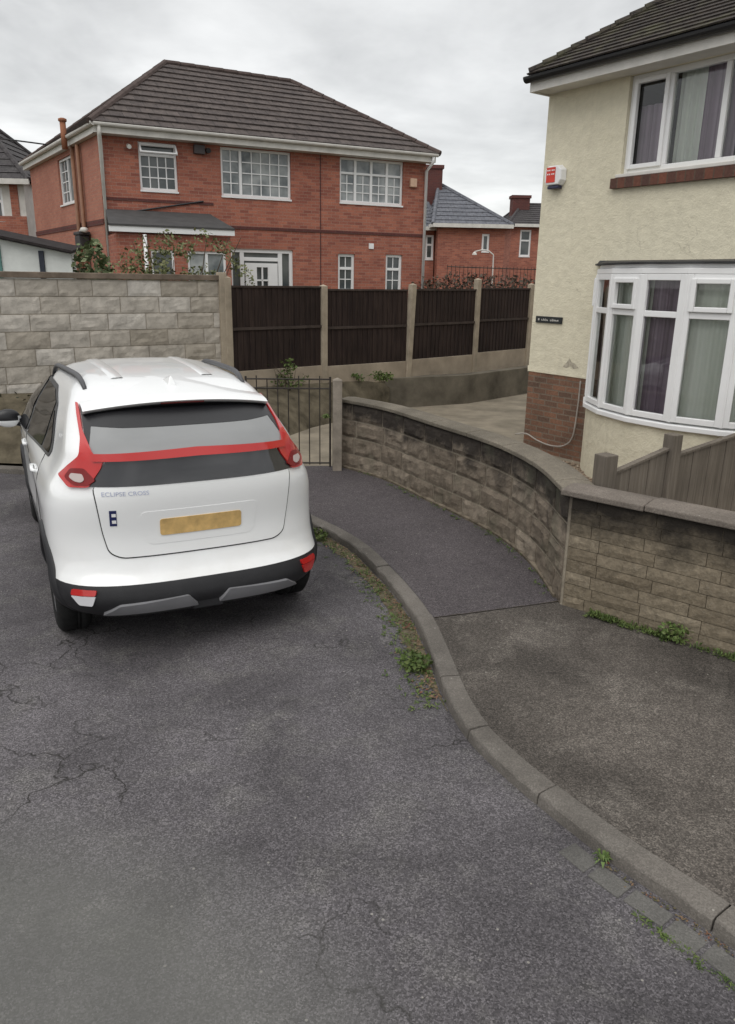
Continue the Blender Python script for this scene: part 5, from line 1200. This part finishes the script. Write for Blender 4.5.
# rear lamps joined by the light bar
bar = patch('light_bar', S_rear, [(-.60, 1.274), (-.60, 1.310), (0, 1.322), (.60, 1.310), (.60, 1.274), (0, 1.284)], 0.030, REDL, CAR, 0.04, r=0.006)
for sg in (-1, 1):
    lp_ = [(.60, 1.318), (.545, 1.285), (.565, 1.235), (.645, 1.125), (.745, 1.115), (.785, 1.165), (.728, 1.235), (.668, 1.30), (.644, 1.38), (.628, 1.50), (.618, 1.55), (.606, 1.55), (.622, 1.42)]
    if sg < 0: lp_ = mir(lp_)
    t_ = patch('tail_lamp', S_rear, lp_, 0.020, REDL, CAR, 0.03, r=0.012)
    cl = [(.655, 1.165), (.662, 1.198), (.715, 1.195), (.730, 1.17), (.708, 1.152), (.675, 1.148)]
    bz = [(.600, 1.165), (.650, 1.232), (.715, 1.222), (.755, 1.165), (.72, 1.132), (.645, 1.135)]
    patch('lamp_bezel', S_rear, bz if sg > 0 else mir(bz), 0.0235, m_plain('deep_red_lens', (0.20, 0.008, 0.008), 0.2, 0.5) if sg < 0 else bpy.data.materials['deep_red_lens'], t_, 0.012, r=0.015)
    patch('clear_lens', S_rear, cl if sg > 0 else mir(cl), 0.026, CLEARL, t_, 0.012, r=0.01)
    rl = [(.665, .498), (.795, .498), (.805, .460), (.675, .464)]
    rw = [(.675, .461), (.805, .457), (.765, .402), (.695, .402)]
    q_ = patch('reflector', S_rear, rl if sg > 0 else mir(rl), 0.014, REDL, CAR, 0.02, r=0.01)
    patch('reverse_lens', S_rear, rw if sg > 0 else mir(rw), 0.013, WHITEL if sg < 0 else REDL, q_, 0.02, r=0.01)
    sk = [(.065, .345), (.13, .425), (.545, .405), (.64, .335)]
    patch('skid_trim', S_rear, sk if sg > 0 else mir(sk), 0.022, SILVER, CAR, 0.03, r=0.012)
    sk2 = [(.09, .30), (.13, .335), (.55, .325), (.62, .29)]
    patch('tow_recess', S_rear, sk2 if sg > 0 else mir(sk2), 0.008, SEAM, CAR, 0.02, r=0.01)
# spoiler
mb = MB(); N = 24; rowsp = []
for k in range(N + 1):
    x = -.61 + 1.22 * k / N; t = abs(x) / .61; fz_ = 1.592 - 0.055 * t ** 2.2; yb = 0.405 + 0.10 * t ** 2.5
    xa = x * 0.97
    rowsp.append([Vector((xa, 1.02, 1.676 - 0.105 * t ** 2.4)), Vector((xa, .80, 1.655 - 0.092 * t ** 2.4)), Vector((x, yb + .14, fz_ + .028)), Vector((x, yb + .03, fz_ + 0.008)), Vector((x, yb, fz_ - .006)), Vector((x, yb + .02, fz_ - .026)), Vector((x, yb + .16, fz_ - .034)), Vector((xa, .80, 1.60 - 0.09 * t * t))])
m_ = len(rowsp[0]); mb.add([p for r_ in rowsp for p in r_], [(k * m_ + j, k * m_ + j + 1, (k + 1) * m_ + j + 1, (k + 1) * m_ + j) for k in range(N) for j in range(m_ - 1)] + [list(range(m_)), list(range(N * m_, N * m_ + m_))[::-1]])
spo = mb.build('spoiler', PAINT, CAR, smooth=True)
try: spo.data.set_sharp_from_angle(angle=RAD(45))
except Exception: pass
mb = MB(); vs = []
for k in range(N + 1):
    x = -.60 + 1.20 * k / N; t = abs(x) / .61; fz_ = 1.592 - 0.055 * t ** 2.2; yb = 0.405 + 0.10 * t ** 2.5
    vs += [Vector((x, yb + 0.006, fz_ - .024)), Vector((x, yb + .045, fz_ - .052)), Vector((x * .98, yb + .19, fz_ - .058))]
mb.add(vs, [(3 * k + j, 3 * k + j + 1, 3 * k + 4 + j, 3 * k + 3 + j) for k in range(N) for j in range(2)])
mb.build('spoiler_lip', BLACKP, spo, smooth=True)
mb = MB(); mb.box(-.14, .14, .415, .43, 1.566, 1.578); mb.build('brake_light', m_plain('dark_red_lens', (0.10, 0.01, 0.01), 0.3, 0.5), spo)
# number plate, badge lettering, sticker
patch('number_plate', S_rear, [(-.26, .80), (-.26, .91), (.26, .91), (.26, .80)], 0.014, m_plain('yellow_plate', (0.60, 0.40, 0.16), 0.5, 0.4, 0.22, 14), CAR, 0.01, r=0.02)
patch('plate_recess', S_rear, [(-.34, .745), (-.38, .965), (.38, .965), (.34, .745)], 0.0085, PAINT, CAR, 0.006, r=0.05)
def lettering(body, size, x0, z0, Sf, off, mat, parent, name):
    cu = bpy.data.curves.new('t', 'FONT'); cu.body = body; cu.size = size
    t_ = bpy.data.objects.new('t', cu); COL.objects.link(t_); bpy.context.view_layer.update()
    me = bpy.data.meshes.new_from_object(t_.evaluated_get(bpy.context.evaluated_depsgraph_get())); bpy.data.objects.remove(t_); bpy.data.curves.remove(cu)
    for v in me.vertices:
        a, z = x0 + v.co.x * 1.12, z0 + v.co.y; v.co = Sf(a, z) + snorm(Sf, a, z) * off
    me.materials.clear(); me.materials.append(mat)
    o = bpy.data.objects.new(name, me); COL.objects.link(o); o.parent = parent; return o
lettering('ECLIPSE CROSS', 0.036, -.585, 1.075, S_rear, 0.009, m_plain('pale_chrome', (0.44, 0.47, 0.60), 0.4, 0.5), tgo, 'badge_lettering')
st = patch('sticker', S_rear, [(-.55, .885), (-.55, .985), (-.51, .985), (-.51, .885)], 0.009, m_plain('blue_sticker', (0.012, 0.018, 0.09), 0.5, 0.4), tgo, 0.004)
patch('sticker_mark', S_rear, [(-.537, .945), (-.537, .965), (-.513, .965), (-.513, .945)], 0.0105, UPVC, st, 0.002); patch('sticker_mark', S_rear, [(-.537, .902), (-.537, .922), (-.513, .922), (-.513, .902)], 0.0105, UPVC, st, 0.002)
# side glass, trims, doors, cladding, handles, mirrors
for sg in (-1, 1):
    Sd = S_side(sg)
    tri = [(3.30, 1.085), (0.98, 1.155), (0.93, 1.205), (1.28, 1.475), (1.62, 1.56), (2.45, 1.565), (2.78, 1.43)]
    patch('window_trim', Sd, fillet(tri, 0.03), 0.006, BLACKP, CAR, 0.012, 0.08)
    g1 = [(3.16, 1.11), (2.20, 1.135), (2.18, 1.535), (2.42, 1.540), (2.72, 1.42)]
    g2 = [(2.11, 1.137), (1.36, 1.16), (1.34, 1.47), (1.62, 1.53), (2.09, 1.537)]
    g3 = [(1.30, 1.163), (1.02, 1.175), (1.005, 1.205), (1.29, 1.43)]
    for gq in (g1, g2, g3): patch('side_window', Sd, fillet(gq, 0.02), 0.011, SGLASS, CAR, 0.01, 0.08)
    # door gaps as thin strips
    for yy, z0_, z1_ in ((2.15, 0.42, 1.12), (1.14, 0.62, 1.15), (3.22, 0.45, 1.08)):
        patch('door_gap', Sd, [(yy - .004, z0_), (yy + .004, z0_), (yy + .004, z1_), (yy - .004, z1_)], 0.003, SEAM, CAR, 0.006, 0.06)
    for yy in (1.33, 2.36):
        pts = [Sd(yy + dy, 0.985 + dz) + snorm(Sd, yy, 0.98) * w_ for dy, dz, w_ in ((0, 0, -.004), (0.02, 0, .018), (0.17, 0.004, .020), (0.20, 0.004, -.004))]
        mb = MB(); mb.tube(pts, [0.011, 0.014, 0.014, 0.011], 8); mb.build('door_handle', PAINT, CAR, smooth=True)
        patch('handle_cup', Sd, [(yy + .02, .955), (yy + .17, .955), (yy + .17, 1.005), (yy + .02, 1.005)], 0.002, SEAM if False else PAINT, CAR, 0.004, r=0.02)
    # wheel arch cladding
    for ya in ARCHY:
        mb = MB(); vs = []; n = 40
        for k in range(n + 1):
            an = math.pi * (-0.16 + 1.32 * k / n); ca, sa = math.cos(an), math.sin(an)
            for rr_, of in ((ARCR - 0.03, -0.05), (ARCR - 0.03, 0.012), (ARCR - 0.015, 0.022), (ARCR + 0.045, 0.018), (ARCR + 0.055, 0.004), (ARCR + 0.055, -0.02)):
                y_, z_ = ya + rr_ * ca, max(0.225, 0.34 + rr_ * sa); p = Sd(y_, z_); vs.append(p + Vector((sg * of, 0, 0)))
        mb.add(vs, [(6 * k + j, 6 * k + j + 1, 6 * k + 7 + j, 6 * k + 6 + j) for k in range(n) for j in range(5)]); mb.build('arch_trim', PLAST, CAR, smooth=True)
    patch('sill_trim', Sd, [(1.22, .23), (3.05, .23), (3.05, .36), (1.22, .38)], 0.014, PLAST, CAR, 0.02, 0.1, r=0.02)
    # mirror
    mir_ = bmesh.new(); bmesh.ops.create_uvsphere(mir_, u_segments=20, v_segments=14, radius=1.0)
    for v in mir_.verts:
        x, y, z = v.co; f = 0.75 + 0.25 * (x * sg * -1)
        v.co = Vector((sg * 1.015 + x * 0.115, 3.00 + y * 0.085 * (1 if y > 0 else 0.55), 1.105 + z * 0.078 * (1.05 - 0.12 * x * sg)))
    me = bpy.data.meshes.new('mirror'); mir_.to_mesh(me); mir_.free()
    me.materials.append(PAINT); me.materials.append(BLACKP)
    for p in me.polygons:
        p.use_smooth = True
        if p.center.z > 1.125 or p.center.y < 2.975: p.material_index = 1
        if p.center.y < 2.975 and p.center.z < 1.09: p.material_index = 0
    mo = bpy.data.objects.new('mirror', me); COL.objects.link(mo); mo.parent = CAR
    mb = MB(); mb.tube([(sg * 0.865, 3.02, 1.05), (sg * 0.95, 3.01, 1.065)], [0.04, 0.03], 8); mb.build('mirror_arm', BLACKP, mo, smooth=True)
    # roof rail
    def roofz(x, y):
        lo_, hi_ = 1.5, 1.699
        for _ in range(30):
            m__ = (lo_ + hi_) / 2
            u = max(0.0, 1 - (y - fyr(m__)) / flr(m__)) if y < fyr(m__) + flr(m__) else (max(0.0, 1 - (fyf(m__) - y) / flf(m__)) if y > fyf(m__) - flf(m__) else 0.0)
            ok = u < 1 and abs(x) < fhw(m__) * max(0.0, 1 - u ** NR) ** (1 / NR)
            lo_, hi_ = (m__, hi_) if ok else (lo_, m__)
        return lo_
    pts = []
    for k in range(17):
        t = k / 16; y = 0.86 + 1.62 * t; x = sg * (0.545 + 0.075 * t - 0.0 * t * t); lift = 0.038 * (1 - (2 * t - 1) ** 8)
        pts.append(Vector((x, y, roofz(x, y) + lift - 0.004)))
    mb = MB(); mb.tube(pts, [0.014 + 0.008 * math.sin(math.pi * k / 16) ** 0.4 for k in range(17)], 8); mb.build('roof_rail', RAILM, CAR, smooth=True)
    # roof pressing lines
    mb = MB(); vs = []
    for k in range(15):
        y = 1.0 + 1.30 * k / 14
        for xx, dz in ((0.265, -0.004), (0.285, 0.006), (0.345, 0.006), (0.375, -0.006)): vs.append(Vector((sg * (xx + 0.02 * k / 14), y, roofz(sg * xx, y) + dz)))
    mb.add(vs, [(4 * k + j, 4 * k + j + 1, 4 * k + 5 + j, 4 * k + 4 + j) for k in range(14) for j in range(3)]); mb.build('roof_rib', PAINT, CAR, smooth=True)
# windscreen
patch('windscreen', S_front, [(-.66, 1.10), (-.55, 1.55), (.55, 1.55), (.66, 1.10)], 0.006, SGLASS, CAR, 0.012, 0.1, r=0.03)
# aerial
mb = MB(); zr = roofz(0, .80)
mb.add([(-.03, .70, zr - .01), (.03, .70, zr - .01), (.038, .95, zr - .005), (-.038, .95, zr - .005), (-.006, .735, zr + .055), (.006, .735, zr + .055), (.004, .80, zr + .05), (-.004, .80, zr + .05)], [(0, 3, 2, 1), (4, 5, 6, 7), (0, 1, 5, 4), (1, 2, 6, 5), (2, 3, 7, 6), (3, 0, 4, 7)])
mb.build('aerial', PAINT, CAR, bevel=0.008)
# underbody
mb = MB(); mb.box(-.70, .70, .50, 4.0, .165, .46); mb.build('underbody', TYRE, CAR)
mb = MB(); mb.box(-.10, .10, -.02, .05, .30, .40); mb.build('tow_cover', PLAST, CAR, bevel=0.01)
# wheels
def wheel(x, y, sg):
    xo = x; mbh = MB(); mbh.lathe([(sg * 0.0, 0.001), (sg * 0.0, 0.05), (-sg * 0.02, 0.06)], (xo - sg * 0.012, 0, 0), 'x', 16)
    hub = mbh.build('wheel', ALLOY, CAR, smooth=True); hub.location = (0, y, 0.36)
    t_ = MB(); w = 0.225; R_ = 0.36
    pr_ = [(-w, 0.235), (-w + .005, 0.25), (-w - .0, 0.30), (-w + .012, 0.330), (-w + .035, R_), (-w + .075, R_), (-w + .078, R_ - .008), (-w + .084, R_ - .008), (-w + .087, R_), (-.128 + .002, R_), (-.125, R_ - .008), (-.119, R_ - .008), (-.116, R_), (-.035, R_), (-.012, 0.332), (0.0, 0.30), (-.004, 0.25), (-.015, 0.232)]
    t_.lathe([(sg * a, r_) for a, r_ in pr_], (xo, 0, 0), 'x', 48); t_.build('tyre', TYRE, hub, smooth=True)
    r_ = MB(); r_.lathe([(sg * -.015, 0.234), (sg * -.010, 0.225), (sg * -.03, 0.212), (sg * -.12, 0.205)], (xo, 0, 0), 'x', 48)
    for k in range(5):
        a = 2 * math.pi * k / 5 + 0.3
        for da in (-0.13, 0.13):
            p = Vector((0, math.cos(a), math.sin(a))); q = Vector((0, math.cos(a + da), math.sin(a + da)))
            r_.tube([Vector((xo - sg * 0.02, 0, 0)) + p * 0.045, Vector((xo - sg * 0.022, 0, 0)) + q * 0.22], [0.018, 0.013], 6)
    r_.build('rim', ALLOY, hub, smooth=True)
    d_ = MB(); d_.lathe([(0, 0.001), (0, 0.20)], (xo - sg * 0.09, 0, 0), 'x', 24); d_.build('brake_disc', SEAM, hub)
for ya in ARCHY:
    for sg in (-1, 1): wheel(sg * 0.892, ya, sg)
